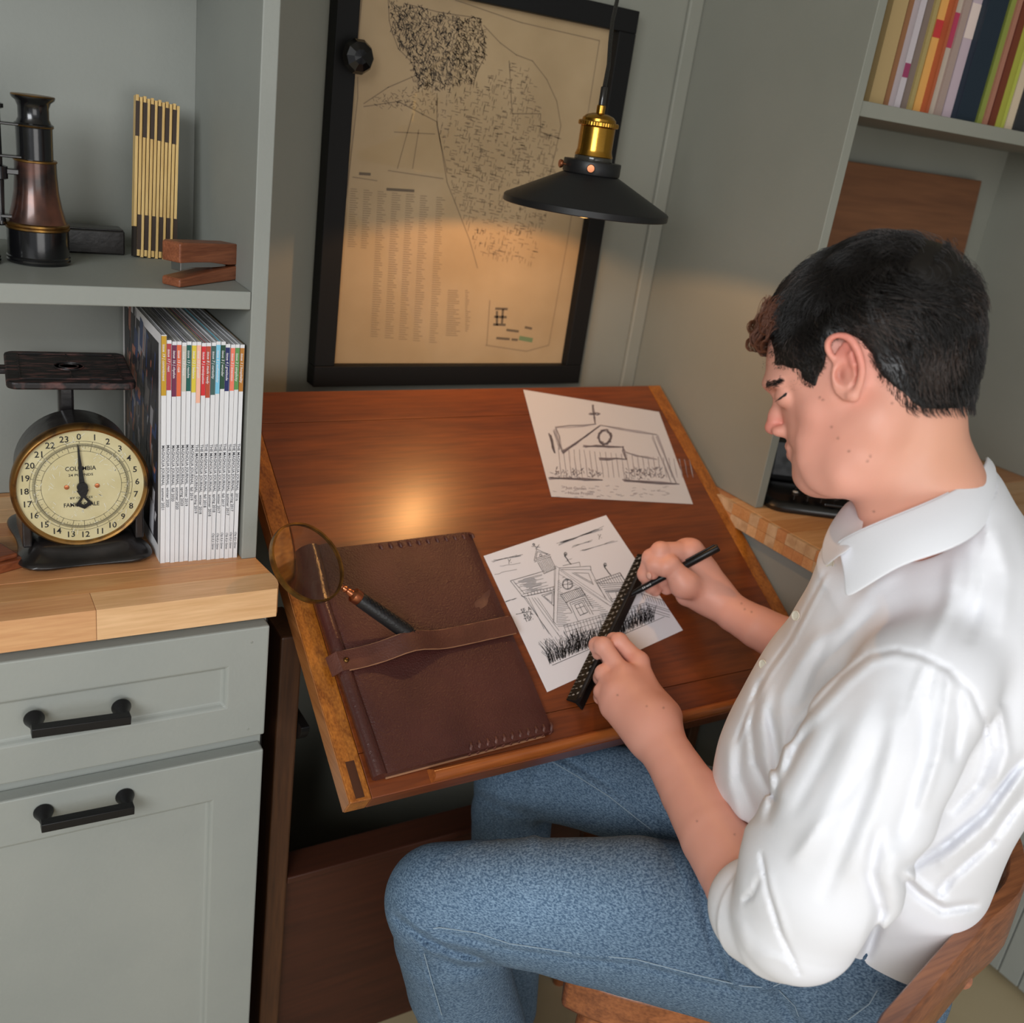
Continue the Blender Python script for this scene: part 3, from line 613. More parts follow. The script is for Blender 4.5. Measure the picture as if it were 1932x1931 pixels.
for k in range(50):
    x = R5.uniform(450, 1150); y = R5.uniform(700, 770); s7((x, y), (x + 22, y + R5.uniform(-6, 6)), w=.0007, n=1, j=3)
for s_, x, y in (('Just Garden', 535, 712), ('House Project', 548, 742)):
    a = c7(x, y); b = c7(x + 100, y + 4); tl_ = MB(); tl_.flat = True; put_text(tl_, s_, T3(a[0], a[1], .0005) @ Matrix.Rotation(math.atan2(b[1] - a[1], b[0] - a[0]), 4, 'Z'), .008, center=False, shear=.3); tl_.build('handwriting', M['ink_mid'], pb)
inks[0].build('soft_lines', M['ink_soft'], pb)['kind'] = 'stuff'; inks[1].build('soft_dark_lines', M['ink_mid'], pb)['kind'] = 'stuff'
# ================================================================== triangular scale ruler
ra = uv(1086, 1328, .006); rb = uv(1213, 1062, .006); dx, dy = rb[0] - ra[0], rb[1] - ra[1]; L = math.hypot(dx, dy); RLEN = 0.312
rm = TM @ T3(ra[0], ra[1], 0.0012) @ Matrix.Rotation(math.atan2(dy, dx), 4, 'Z')
ru = thing('scale_ruler', 'black triangular scale ruler with white figures, held on the drawing by the left hand', 'ruler', M4=rm, world=False)
fin = MB()                                                       # three fins of 25 mm round a slim core; the figures sit on the upper left fin
W = 0.025
def fins(c, r1, a0):
    out = []
    for k in range(3):
        a = a0 + k * 2 * math.pi / 3
        for da, rr in ((-1.0, .0035), (-.10, r1 * .95), (-.04, r1), (.04, r1), (.10, r1 * .95)): out.append((c[0] + rr * math.cos(a + da), c[1] + rr * math.sin(a + da)))
    return out
sec = fins((0, 0.0075), 0.0150, math.radians(90)); MS = Matrix(((0, 0, 1, 0), (1, 0, 0, 0), (0, 1, 0, 0), (0, 0, 0, 1)))
fin.prism(sec, 0, RLEN, MS); fin.build('body', mat('black_anodised', srgb(18, 18, 19), 0.35, metal=.4, bump=.1, bscale=200), ru, smooth=30)
mk = MB(); mk.flat = True
aL = Vector((0.0130, 0)); A_ = Vector(sec[7 + 0]) ; 
top = (0.0, 0.0225); left = (0.0130, 0.0)                        # apex and the foot on the paper side
e0 = Vector((0.0012, 0.0215)); e1 = Vector((0.0128, 0.0008)); ex = (e1 - e0); nn = Vector((-ex.y, ex.x)).normalized()
if nn.x < 0: nn = -nn
# figures on the facing slope (local y = left of the ruler axis)
Fx = Vector((1, 0, 0)); Fy = Vector((0, (e0 - e1).x, (e0 - e1).y)).normalized(); Fn = Fx.cross(Fy)
FM = Matrix(((Fx.x, Fy.x, Fn.x, 0), (Fx.y, Fy.y, Fn.y, 0.0128 + .0006), (Fx.z, Fy.z, Fn.z, 0.0010), (0, 0, 0, 1)))
for k in range(48):
    x = .006 + k * .00635
    mk.add([(x, 0, 0), (x + .0004, 0, 0), (x + .0004, .0035 if k % 2 else .005, 0), (x, .0035 if k % 2 else .005, 0)], [(0, 1, 2, 3)], FM)
    if k % 2 == 0:
        put_text(mk, str((k // 2) % 24 or 0), FM @ T3(x + .001, .0085, .0002) @ Matrix.Rotation(math.pi, 4, 'Z'), .0056)
        put_text(mk, str((47 - k) // 2), FM @ T3(x + .003, .0155, .0002) @ Matrix.Rotation(math.pi, 4, 'Z'), .0042)
mk.build('figures', mat('white_print', srgb(214, 214, 210), 0.5), ru)
# ================================================================== pendant lamp
LC = dp(1104, 396, 1.40); lx, ly, lz = float(LC[0]), float(LC[1]), float(LC[2])
lp = thing('pendant_lamp', 'black conical pendant lamp with a brass socket hanging over the table', 'lamp', (lx, ly, lz))
RS = 0.1165
tilt = T3(lx, ly, lz) @ Matrix.Rotation(math.radians(0), 4, 'X')
def lth(prof, n=64, **k): mb = MB(); mb.lathe(prof, n, tilt, **k); return mb
pr = [(RS - .001, -0.001), (RS, 0.000), (RS, 0.0075), (RS - .002, 0.0095), (0.034, 0.050), (0.0335, 0.0505), (0.0325, 0.0505), (0.033, 0.0485), (RS - .004, 0.0082), (RS - .0022, 0.0065), (RS - .0022, -0.001), (RS - .001, -0.001)]
shade_mat = mat('satin_black_shade', srgb(26, 26, 27), 0.42, spec=0.5)
sh = lth(pr, 96, cap=False).build('lamp_shade', shade_mat, lp, smooth=35)
lth([(0.0395, 0.0485), (0.0400, 0.0495), (0.0400, 0.0640), (0.0392, 0.0655), (0.026, 0.0655), (0.024, 0.0640), (0.024, 0.0485)], 64).build('collar', shade_mat, lp, smooth=35)
for a in (-100 - 26, -100 + 110, 170):
    a = math.radians(a); mb = MB(); mb.lathe([(0.0015, 0), (0.0015, .005), (0.0050, .0055), (0.0056, .0065), (0.0056, .0085), (0.0048, .0095), (0, .0096)], 20, T3(lx, ly, lz + .057) @ Matrix.Rotation(a, 4, 'Z') @ T3(.0395, 0, 0) @ rotM(y=math.pi / 2)); mb.build('thumb_screw', M['copper'], lp, smooth=35)
lth([(0.0255, 0.064), (0.0262, 0.066), (0.0262, 0.070), (0.0255, 0.072)], 48).build('gasket', mat('clear_rim', srgb(60, 58, 52), 0.1), lp, smooth=35)
lth([(0.0262, 0.0715), (0.0265, 0.0725), (0.0248, 0.077), (0.0240, 0.080), (0.0240, 0.1085), (0.0235, 0.110), (0.020, 0.110)], 64).build('socket', M['brass'], lp, smooth=35)
kn_ = MB(); vs = []; fs = []; n = 96
for zi, (z, r0) in enumerate(((0.110, .0262), (0.1112, .0274), (.1155, .0274), (.1168, .0262))):
    for i in range(n):
        a = 2 * math.pi * i / n; r = r0 + (.0004 if i % 2 and zi in (1, 2) else 0); vs.append((lx + r * math.cos(a), ly + r * math.sin(a), lz + z))
for zi in range(3):
    for i in range(n): j = (i + 1) % n; fs.append((zi * n + i, zi * n + j, (zi + 1) * n + j, (zi + 1) * n + i))
fs += [tuple(range(n))[::-1], tuple(range(3 * n, 4 * n))]; kn_.add(vs, fs); kn_.build('knurled_ring', M['brass'], lp)
lth([(0.0235, 0.1169), (0.0230, 0.120), (0.019, 0.124), (0.011, 0.1268), (0.006, 0.1275), (0.006, 0.137), (0.0045, 0.138)], 48).build('socket_cap', M['brass'], lp, smooth=35)
lth([(0.0046, 0.138), (0.0046, 0.160), (0.0038, 0.161)], 20).build('strain_relief', mat('smoky_plastic', srgb(40, 38, 36), 0.15), lp, smooth=40)
ctp = Vector(dp(1163, 0, 1.42))
cd_ = [(lx, ly, lz + .16)] + [(lx + (ctp.x - lx) * t + .002 * math.sin(7 * t), ly + (ctp.y - ly) * t, lz + .16 + (ctp.z - lz - .16) * t) for t in (.25, .5, .75, 1, 2, 4)]
MB().tube(cd_, 0.0029, 10).build('cord', mat('braided_cord', srgb(34, 32, 30), 0.35, bump=.6, bscale=600), lp, smooth=60)
em = bpy.data.materials.new('lit_bulb'); em.use_nodes = True; nt = em.node_tree; nt.nodes.clear()      # amber glass, lit from within
o_ = nt.nodes.new('ShaderNodeOutputMaterial'); t_ = nt.nodes.new('ShaderNodeBsdfTransparent'); g_ = nt.nodes.new('ShaderNodeEmission'); g_.inputs[0].default_value = (1.0, .46, .14, 1); g_.inputs[1].default_value = 2.6
x_ = nt.nodes.new('ShaderNodeMixShader'); x_.inputs[0].default_value = .5; nt.links.new(t_.outputs[0], x_.inputs[1]); nt.links.new(g_.outputs[0], x_.inputs[2]); nt.links.new(x_.outputs[0], o_.inputs[0])
lth([(0.0001, -0.0115), (0.009, -0.0098), (0.0165, -0.0035), (0.0205, 0.006), (0.0225, 0.020), (0.0225, 0.044), (0.0185, 0.056), (0.0135, 0.062)], 40).build('bulb', em, lp, smooth=60)
pl = bpy.data.lights.new('bulb_light', 'POINT'); pl.energy = 6.0; pl.color = (1.0, 0.50, 0.18); pl.shadow_soft_size = 0.009
plo = bpy.data.objects.new('bulb_light', pl); COL.objects.link(plo); plo.location = (lx, ly, lz + 0.042)
# ================================================================== kitchen scale
S0 = (0.165, 1.20, 0.914)
ks = thing('kitchen_scale', 'antique black iron kitchen scale with a cream dial and brass rim on the left counter', 'scale', S0)
z0 = 0.914
# base: scalloped cast skirt
vs = []; fs = []; n = 72; lay = [(0.0, 1.0), (0.005, 1.0), (0.008, .96), (0.011, .88), (0.015, .82), (0.021, .78), (0.024, .72)]
for zi, (z, k) in enumerate(lay):
    for i in range(n):
        a = 2 * math.pi * i / n; c, s_ = math.cos(a), math.sin(a); p = 5
        r = (abs(c / 0.072) ** p + abs(s_ / 0.082) ** p) ** (-1 / p)
        corner = abs(math.sin(2 * a)) ** 3; kk = k * (1 + (0.12 * corner - .03) * (1 if zi < 4 else .3))
        zz = z + (.004 * corner if zi else 0.002 * (1 - corner) ** 2)
        vs.append((S0[0] + r * c * kk, S0[1] + .012 + r * s_ * kk, z0 + zz))
for zi in range(len(lay) - 1):
    for i in range(n): j = (i + 1) % n; fs.append((zi * n + i, zi * n + j, (zi + 1) * n + j, (zi + 1) * n + i))
fs += [tuple(range(n))[::-1], tuple(range((len(lay) - 1) * n, len(lay) * n))]
MB().add(vs, fs).build('base', M['blackiron'], ks, smooth=50, sub=1)
for sx in (-1, 1): MB().box(S0[0] + sx * .062 - .005, 1.163, z0 + .02, S0[0] + sx * .062 + .005, 1.235, z0 + .075).build('side_rib', M['blackiron'], ks, bevel=.002)
MB().box(0.112, 1.166, z0 + .035, 0.218, 1.25, z0 + .13).build('housing', M['blackiron'], ks, bevel=.004)
DC = (0.1625, 1.163, 1.0085); RD = 0.0742
DM = T3(*DC) @ rotM(x=math.pi / 2)
MB().lathe([(0.064, -0.055), (0.066, -0.053), (0.066, -.001), (0.064, 0)], 64, T3(DC[0], DC[1] + .002, DC[2] + .009) @ rotM(x=math.pi / 2)).build('drum', M['blackiron'], ks, smooth=40)
MB().lathe([(RD - .002, -.006), (RD + .001, -.006), (RD + .0015, .002), (RD, .007), (RD - .0022, .0085), (RD - .0045, .0075), (RD - .0055, .004), (RD - .0055, -.006)], 96, DM).build('dial_rim', mat('worn_brass_rim', srgb(150, 112, 62), 0.35, metal=.9, col2=srgb(84, 66, 52), nscale=60, lo=.5, hi=.7), ks, smooth=40)
df = MB().lathe([(RD - .005, 0), (RD - .005, .003)], 96, DM).build('dial_face', mat('aged_cream_dial', srgb(196, 184, 138), 0.35, col2=srgb(208, 198, 156), nscale=30, coat=.4), ks)
pr_ = MB(); pr_.flat = True; FZ = DM @ T3(0, 0, .0033)
def ring(r, wd=.00035): pr_.stroke([(r * math.cos(t), r * math.sin(t)) for t in [2 * math.pi * i / 96 for i in range(97)]], wd, 0, FZ)
for r in (.0555, .0500, .0435): ring(r)
a0 = math.radians(92)
for k in range(24):
    a = a0 - k * 2 * math.pi / 24 - math.radians(0)
    pr_.stroke([(.0435 * math.cos(a), .0435 * math.sin(a)), (.0555 * math.cos(a), .0555 * math.sin(a))], .0004, 0, FZ)
    put_text(pr_, str(k), FZ @ T3(.0612 * math.cos(a), .0612 * math.sin(a), 0), .0104)
    for q in range(1, 16):
        b = a - q * 2 * math.pi / 24 / 16; l = .0062 if q == 8 else (.0048 if q % 4 == 0 else (.0038 if q % 2 == 0 else .0026))
        pr_.stroke([(.0528 * math.cos(b) - 0, .0528 * math.sin(b)), ((.0528 - l) * math.cos(b), (.0528 - l) * math.sin(b))], .00032, 0, FZ)
put_text(pr_, 'COLUMBIA', FZ @ T3(-.001, .0225, 0), .0074, wide=.9); put_text(pr_, '24 POUNDS', FZ @ T3(-.001, .0145, 0), .0042, wide=1.2)
put_text(pr_, 'BY OUNCES', FZ @ T3(-.001, -.0140, 0), .0038, wide=1.2); put_text(pr_, 'FAMILY SCALE', FZ @ T3(-.001, -.0225, 0), .0072, wide=.85)
pr_.build('printing', M['ink'], df)
sr = MB(); sr.flat = True; R6 = random.Random(3)
for _ in range(150):
    a = R6.uniform(0, 6.28); r = .062 * math.sqrt(R6.random()); x, y = r * math.cos(a), r * math.sin(a); t = R6.choice((.7, -.5, 2.2, 1.2)) + R6.uniform(-.3, .3); l = R6.uniform(.001, .006) * (2 if R6.random() < .08 else 1)
    sr.stroke([(x, y), (x + l * math.cos(t), y + l * math.sin(t))], R6.uniform(.0002, .0007), 0.0001, FZ)
sr.build('scratches', mat('scratch_white', srgb(222, 220, 204), 0.6), df)
for sx in (-1, 1): MB().lathe([(0.0028, 0), (0.0026, .0008), (0, .0012)], 20, FZ @ T3(sx * .0165, 0, 0)).build('screw', M['copper'], df, smooth=60)
nd = MB(); th = math.radians(4); NM = FZ @ T3(0, 0, .002) @ Matrix.Rotation(th, 4, 'Z')
nd.prism([(-.0030, .005), (-.0006, .0520), (.0006, .0520), (.0030, .005)], 0, .0012, NM)
nd.prism([(.006 * math.cos(t), .006 * math.sin(t)) for t in [k * math.pi / 10 for k in range(20)]], -.0008, .0022, NM)
for sx in (-1, 1): nd.prism([(sx * .0015, -.003), (sx * .0065, -.004), (sx * .0025, -.0125), (sx * .0095, -.0215), (0, -.0275), (0, -.0225), (sx * .0045, -.0200), (0, -.0130), (0, -.004)], 0, .0012, NM)
nd.build('pointer', M['black'], ks)
MB().box(0.1485, 1.225, z0 + .10, 0.1655, 1.240, 1.112).build('column', M['blackiron'], ks, bevel=.003)
MB().box(0.1335, 1.216, 1.1095, 0.1805, 1.252, 1.1140).build('column_flange', M['blackiron'], ks, bevel=.0018)
PM = T3(0.1655, 1.262, 1.1145) @ Matrix.Rotation(math.radians(-4), 4, 'Z')
def rr(w_, h_, r, n=6): return [(sx * (w_ - r) + r * math.cos(a), sy * (h_ - r) + r * math.sin(a)) for sx, sy, a0_ in ((1, 1, 0), (-1, 1, 90), (-1, -1, 180), (1, -1, 270)) for a in [math.radians(a0_ + 90 * k / n) for k in range(n + 1)]]
pt = MB(); pt.prism(rr(.0690, .0700, .012), 0, .009, PM); plt = pt.build('platform', M['rusty'], ks, bevel=.0025)
for r in (.0155, .0095): MB().lathe([(r, .009), (r + .0004, .0102), (r + .0014, .0102), (r + .0018, .009)], 40, PM).build('cast_ring', M['rusty'], plt)
for (xa, ya, xb, yb) in ((-.055, -.055, -.0535, .055), (.0535, -.055, .055, .055), (-.055, .0535, .055, .055), (-.055, -.055, .055, -.0535), (-.0008, .017, .0008, .054), (-.0008, -.054, .0008, -.017)):
    m_ = MB(); m_.box(xa, ya, .0088, xb, yb, .0100, PM); m_.build('cast_line', M['rusty'], plt)
MB().box(-.088, -.010, .001, -.066, .010, .008, PM).build('platform_lug', M['rusty'], ks, bevel=.002)
# ================================================================== magazines
SP = [('#c69a1e', 'issue 19 | commitment', 'MAGNOLIA JOURNAL  summer 2021', .282, 'ochre-gold'), ('#b23a44', 'issue 17 | rest', 'MAGNOLIA JOURNAL  winter 2020', .276, 'crimson'),
      ('#6e2348', 'issue 16 | rhythm', 'MAGNOLIA JOURNAL  fall 2020', .275, 'plum purple'), ('#e2663c', 'issue 15 | risk', 'MAGNOLIA JOURNAL  summer 2020', .275, 'bright orange'),
      ('#c9c2b4', 'issue 14 | hope', 'MAGNOLIA JOURNAL  spring 2020', .274, 'pale beige'), ('#0f5a50', 'issue 13 | resolve', 'MAGNOLIA JOURNAL  winter 2019', .275, 'teal green'),
      ('#dcc63c', 'issue 12 | balance', 'MAGNOLIA JOURNAL  fall 2019', .275, 'yellow'), ('#f4b9a0', 'issue 10 | growth', 'THE MAGNOLIA JOURNAL  spring 2019', .275, 'pale peach'),
      ('#d3262c', 'issue 9 | anticipation', 'THE MAGNOLIA JOURNAL  winter 2018', .274, 'bright red'), ('#b8482a', 'issue 8 | made ready', 'THE MAGNOLIA JOURNAL  fall 2018', .274, 'rust red'),
      ('#3c5c58', 'issue 7 | curiosity', 'THE MAGNOLIA JOURNAL  summer 2018', .275, 'slate green'), ('#7cc6e4', 'issue 6 | authenticity', 'THE MAGNOLIA JOURNAL  spring 2018', .276, 'light sky blue'),
      ('#1f4a34', 'issue 5 | wonder', 'THE MAGNOLIA JOURNAL  winter 2017', .276, 'dark forest green'), ('#1a2160', 'issue 4 | gratitude', 'THE MAGNOLIA JOURNAL  fall 2017', .273, 'navy blue'),
      ('#f07c64', 'issue 3 | intention', 'THE MAGNOLIA JOURNAL  summer 2017', .273, 'coral'), ('#5c9450', 'issue 2 | simplicity', 'THE MAGNOLIA JOURNAL  spring 2017', .273, 'grass green'),
      ('#b4762a', 'issue 1 | hospitality', 'THE MAGNOLIA JOURNAL  2016', .273, 'brown ochre')]
xm = 0.2438; pages = mat('page_block', srgb(206, 206, 208), 0.8, col2=srgb(150, 150, 154), nscale=60, stretch=(60, 1, 1), lo=.4, hi=.6)
edge_cols = {5: srgb(40, 36, 34), 11: srgb(40, 190, 214), 4: srgb(50, 60, 100), 9: srgb(120, 60, 50), 8: srgb(170, 40, 44), 7: srgb(190, 170, 110), 16: srgb(120, 96, 60)}
for i, (hx, issue, ttl, hh, cn) in enumerate(SP):
    tk = 0.0054 if i else 0.0060; c = srgb(*[int(hx[k:k + 2], 16) for k in (1, 3, 5)]); yf = 1.129 - i * .00030 + (0, .0014, -.0008, .0006)[i % 4] * .8
    mg_ = thing('magazine', 'white-spined magazine with the %s band, %s' % (cn, 'leftmost in the row, beside the iron scale' if i == 0 else ('against the grey side panel' if i == 16 else 'in the row beside the iron scale')), 'magazine', (xm + tk / 2, yf, z0), group='magazines standing beside the scale')
    x0, x1 = xm, xm + tk - .00015; D = .222
    bk = MB(); cur = .004 if i == 0 else 0
    # page block with fanned top, as thin leaves
    bk.box(x0 + .0003, yf + .0005, z0 + .0002, x1 - .0003, yf + D - .003, z0 + hh - .001); bk.build('pages', pages, mg_)
    cvm = M['white'] if i not in edge_cols else None
    cv = MB(); cv.box(x0, yf, z0, x1, yf + .0008, z0 + hh); cv.box(x0, yf, z0, x0 + .0003, yf + D, z0 + hh)
    cv.build('cover', M['white'], mg_, bevel=.0)
    cb_ = MB().box(x1 - .00025, yf + .0002, z0 + .0001, x1 + .0001, yf + D, z0 + hh - .0003); cb_.build('back_cover', mat('cover_edge', edge_cols[i], .5) if i in edge_cols else M['white'], mg_)
    bl = .066 if i == 0 else (.054, .060, .060, .053, .054, .055, .068, .058, .061, .058, .058, .052, .052, .051, .050, .052)[i - 1]
    MB().box(x0 + .0002, yf - .00035, z0 + hh - bl - .004, x1 - .0002, yf + .0002, z0 + hh - (.004 if i else .001)).build('spine_band', mat('band_' + cn.replace(' ', '_'), c, .5), mg_)
    tx = MB(); tx.flat = True; tw = MB(); tw.flat = True
    SM = Matrix(((0, 1, 0, (x0 + x1) / 2), (0, 0, -1, yf - .00055), (-1, 0, 0, z0 + hh - .010), (0, 0, 0, 1)))
    put_text(tw, issue, SM, .0040, center=False, shear=.2, wide=.92 * min(1.15, (bl - .012) / (max(text_geo(issue, .2)[2], .1) * .0040)) / .92)
    SM2 = Matrix(((0, 1, 0, (x0 + x1) / 2), (0, 0, -1, yf - .00035), (-1, 0, 0, z0 + .152), (0, 0, 0, 1))); put_text(tx, ttl, SM2, .0046, center=False, wide=1.12)
    if i >= 11:
        SM3 = Matrix(((0, 1, 0, (x0 + x1) / 2), (0, 0, -1, yf - .00035), (-1, 0, 0, z0 + .036), (0, 0, 0, 1))); ts = MB(); ts.flat = True; put_text(ts, 'Chip & Jo Gaines', SM3, .0038, center=False, shear=.4, wide=.85); ts.build('signature_lettering', M['grey_ink'], mg_)
    tw.build('issue_lettering', M['white'], mg_); tx.build('title_lettering', M['grey_ink'], mg_)
    if i == 0:      # front cover photograph, seen at a slant: printed blocks of colour
        cp = MB(); R8 = random.Random(2); cols = [srgb(52, 50, 54), srgb(96, 90, 88), srgb(150, 146, 150), srgb(210, 210, 216), srgb(176, 110, 90), srgb(60, 74, 110), srgb(120, 92, 72)]
        cp.flat = True
        cp.add([(x0 - .00011, yf + .012, z0 + .02), (x0 - .00011, yf + D - .01, z0 + .02), (x0 - .00011, yf + D - .01, z0 + hh - .012), (x0 - .00011, yf + .012, z0 + hh - .012)], [(0, 1, 2, 3)])
        for _ in range(240):
            a = R8.uniform(.012, D - .04); b = R8.uniform(.02, hh - .03); w_, h_ = R8.uniform(.008, .035), R8.uniform(.006, .05); cp.cur = R8.choice((0, 0, 0, 0, 1, 1, 2, 4, 5, 6)) if b > .05 else 3
            e_ = .00001 * (2 + _ * .1); xq = x0 - .0001 - e_
            cp.add([(xq, yf + a + .012, z0 + b), (xq, yf + a + w_, z0 + b + .003), (xq, yf + a + w_ - .003, z0 + b + h_), (xq, yf + a + .006, z0 + b + h_ * .9)], [(0, 1, 2, 3)])
        cp.build('cover_photograph', [mat('cover_print_%d' % k, c_, .4) for k, c_ in enumerate(cols)], mg_)
    xm += tk
# ================================================================== stapler, folding ruler, binoculars, iron box
zs = 1.2495
SM_ = T3(0.2995, 1.168, zs + .0004) @ Matrix.Rotation(math.radians(37), 4, 'Z')
stl = thing('stapler', 'brown wooden stapler with a steel magazine, by the right end of the upper shelf', 'stapler', M4=SM_, world=False)
wst = wood('walnut_stapler', srgb(104, 56, 34), srgb(146, 88, 58), 0, scale=22, rough=.4)
prb = [(-.056, 0), (.054, 0), (.054, .016), (.048, .0165), (.0, .0135), (-.054, .0095), (-.056, .008)]
YM_ = Matrix(((1, 0, 0, 0), (0, 0, 1, 0), (0, 1, 0, 0), (0, 0, 0, 1)))
MB().prism(prb, -.0125, .0125, YM_).build('lower_arm', wst, stl, bevel=.0015)
prt = [(-.056, .0265), (-.030, .0255), (-.004, .0235), (.028, .0185), (.054, .0168), (.054, .034), (.049, .0395), (.042, .0415), (-.052, .0485), (-.056, .047)]
MB().prism(prt, -.0125, .0125, YM_).build('upper_arm', wst, stl, bevel=.0015)
MB().prism([(-.048, .0165), (-.048, .0263), (.01, .0225), (.030, .018), (.030, .0150), (0, .0165), (-.03, .0185)], -.0065, .0065, YM_).build('staple_magazine', M['steel'], stl, bevel=.0006)
MB().box(-.046, -.006, .0098, -.014, .006, .0116, Matrix.Rotation(math.radians(-4), 4, 'Y')).build('anvil_plate', M['black'], stl)
MB().tube([(.012 + .0035 * math.cos(t), .0035 * math.sin(t), .0125 + .0008 * t) for t in [k * .5 for k in range(22)]], .0006, 5).build('spring', M['steel'], stl)
FR = T3(0.2725, 1.300, zs + .0005) @ Matrix.Rotation(math.radians(3), 4, 'Y') @ Matrix.Rotation(math.radians(-9), 4, 'X') @ Matrix.Scale(.90, 4, (0, 0, 1))
frl = thing('folding_ruler', 'yellow wooden folding ruler standing closed against the shelf back', 'ruler', M4=FR, world=False)
mw = wood('boxwood_yellow', srgb(196, 158, 92), srgb(222, 188, 122), 2, scale=20, rough=.45); mdk = mat('ruler_dark_print', srgb(52, 36, 24), .5); mdm = mat('ruler_gap', srgb(30, 22, 14), .8)
sl_t = .0043
for k in range(12):
    x = -.0258 + k * sl_t; zb = 0.0 if k else .040; zt = .2065 - k * .0003
    o_ = MB().box(x + .0005, 0, zb + (.0015 if k % 2 else 0), x + sl_t - .0005, .015, zt + (.002 if k % 2 == 0 else 0)).build('slat', mw, frl, bevel=.0004)
    if k % 2 == 0: MB().box(x + .0002, -.0004, zt - .050, x + sl_t * 1.0 + .0005, .0002, zt - .006).build('dark_tip', mdk, o_)
    if k % 2 == 1 and k > 0: MB().box(x + .0002, -.0004, .010, x + sl_t * 1.0 + .0005, .0002, .056).build('dark_tip', mdk, o_)
MB().box(-.0250, .002, .0008, .0245, .0145, .2035).build('inner_faces', mdm, frl)
ib = thing('iron_plane_box', 'low dark iron box lying on the upper shelf behind the binoculars', 'box', (0.205, 1.325, zs))
MB().box(0.140, 1.312, zs + .0003, 0.240, 1.340, zs + .029).build('body', M['blackiron'], ib, bevel=.002)
MB().box(0.142, 1.311, zs + .029, 0.238, 1.341, zs + .0310).build('lid', M['blackiron'], ib, bevel=.0008)
bn = thing('binoculars', 'old black and copper field binoculars with brass bands standing on the upper shelf', 'binoculars', (0.10, 1.245, zs))
lth_mat = mat('worn_copper_leather', srgb(44, 32, 30), .28, metal=.5, col2=srgb(112, 68, 52), nscale=16, lo=.42, hi=.62, coat=.4)
bm_ = mat('black_lacquer', srgb(20, 20, 22), .22, metal=.3, coat=.5, bump=.05, bscale=150)
def barrel(cx, cy):
    B = T3(cx, cy, zs + .0003) @ Matrix.Scale(.79, 4, (0, 0, 1)) @ Matrix.Scale(1.03, 4, (1, 0, 0)) @ Matrix.Scale(1.03, 4, (0, 1, 0))
    def L(name, pr, m, n=56): return MB().lathe(pr, n, B).build(name, m, bn, smooth=35)
    L('objective_ring', [(.0300, 0), (.0315, .001), (.0320, .004), (.0312, .006), (.0318, .009), (.0308, .0105), (.0308, .046), (.0300, .047)], bm_)
    L('brass_band', [(.0309, .0465), (.0319, .0475), (.0319, .0500), (.0309, .0510), (.0318, .0520), (.0318, .0545), (.0300, .0560)], M['brass_old'])
    L('body_tube', [(.0298, .056), (.0285, .060), (.0250, .076), (.0222, .096), (.0208, .120), (.0205, .136)], lth_mat)
    L('brass_band', [(.0206, .1358), (.0214, .1366), (.0214, .1384), (.0206, .1392)], M['brass_old'])
    L('draw_tube', [(.0178, .139), (.0178, .180), (.0186, .1805), (.0192, .1845), (.0180, .186)], bm_)
    L('brass_band', [(.0187, .1812), (.0194, .1822), (.0187, .1834)], M['brass_old'])
    L('eyepiece', [(.0172, .186), (.0150, .192), (.0150, .206), (.0170, .213), (.0205, .2165), (.0212, .2190), (.0205, .2212), (.0150, .2215), (.0110, .2170), (0.0001, .2150)], bm_)
    L('brass_band', [(.0206, .2192), (.0213, .2200), (.0206, .2214), (.0180, .2217)], M['brass_old'])
barrel(.1355, 1.243); barrel(.0640, 1.233)
for z, t_ in ((.118, .006), (.1395, .003), (.181, .003), (.060, .004)):
    z *= .79; MB().box(.072, 1.232, zs + z, .128, 1.244, zs + z + t_).build('bridge_plate', bm_, bn, bevel=.001)
MB().lathe([(.0040, .05), (.0052, .052), (.0052, .058), (.0040, .062), (.0046, .085), (.0052, .110), (.0092, .112), (.0092, .128), (.0045, .130), (.0045, .20), (.008, .202), (.008, .207), (.003, .209)], 28, T3(.0985, 1.236, zs) @ Matrix.Scale(.79, 4, (0, 0, 1))).build('focus_screw', bm_, bn, smooth=35)
# ================================================================== brown wooden block at far left, on the counter
wb = thing('wooden_box', 'reddish brown wooden block at the left edge beside the iron scale', 'box', (0.02, 1.17, 0.9145))
wbm = MB(); wbm.M = T3(0.035, 1.185, 0.9145) @ Matrix.Rotation(math.radians(24), 4, 'Z')
wbm.box(-.085, -.055, 0, .045, .012, .012).box(-.080, -.050, .012, .040, .008, .018); wbm.build('body', wood('red_brown_wood', srgb(104, 52, 30), srgb(140, 78, 46), 0, scale=10, rough=.4), wb, bevel=.002)
# ================================================================== right bookcase contents
tyx, tyy = 1.448, 1.145
TYM = T3(tyx, tyy, 0.9148) @ Matrix.Rotation(math.radians(-30), 4, 'Z')
ty = thing('typewriter', 'black vintage typewriter with round pale keys on the right counter behind the man', 'typewriter', M4=TYM, world=False)
tm = mat('typewriter_black', srgb(16, 16, 17), .3, coat=.4)
vs = []; fs = []
lays = [(0, 0.165, -.150, .150), (.008, .168, -.152, .152), (.014, .165, -.148, .150), (.018, .160, -.142, .146)]
def rrect(x1, ya, yb, r=.03, n=5):
    c = [(x1 - r, yb - r, 0), (-x1 + r, yb - r, 90), (-x1 + r, ya + r, 180), (x1 - r, ya + r, 270)]
    return [(cx + r * math.cos(math.radians(a + 90 * k / n)), cy + r * math.sin(math.radians(a + 90 * k / n))) for cx, cy, a in c for k in range(n + 1)]
for z, x1, ya, yb in lays:
    vs += [(x, y, z) for x, y in rrect(x1, ya, yb)]
n = len(rrect(1, 0, 1))
for k in range(len(lays) - 1):
    for i in range(n): j = (i + 1) % n; fs.append((k * n + i, k * n + j, (k + 1) * n + j, (k + 1) * n + i))
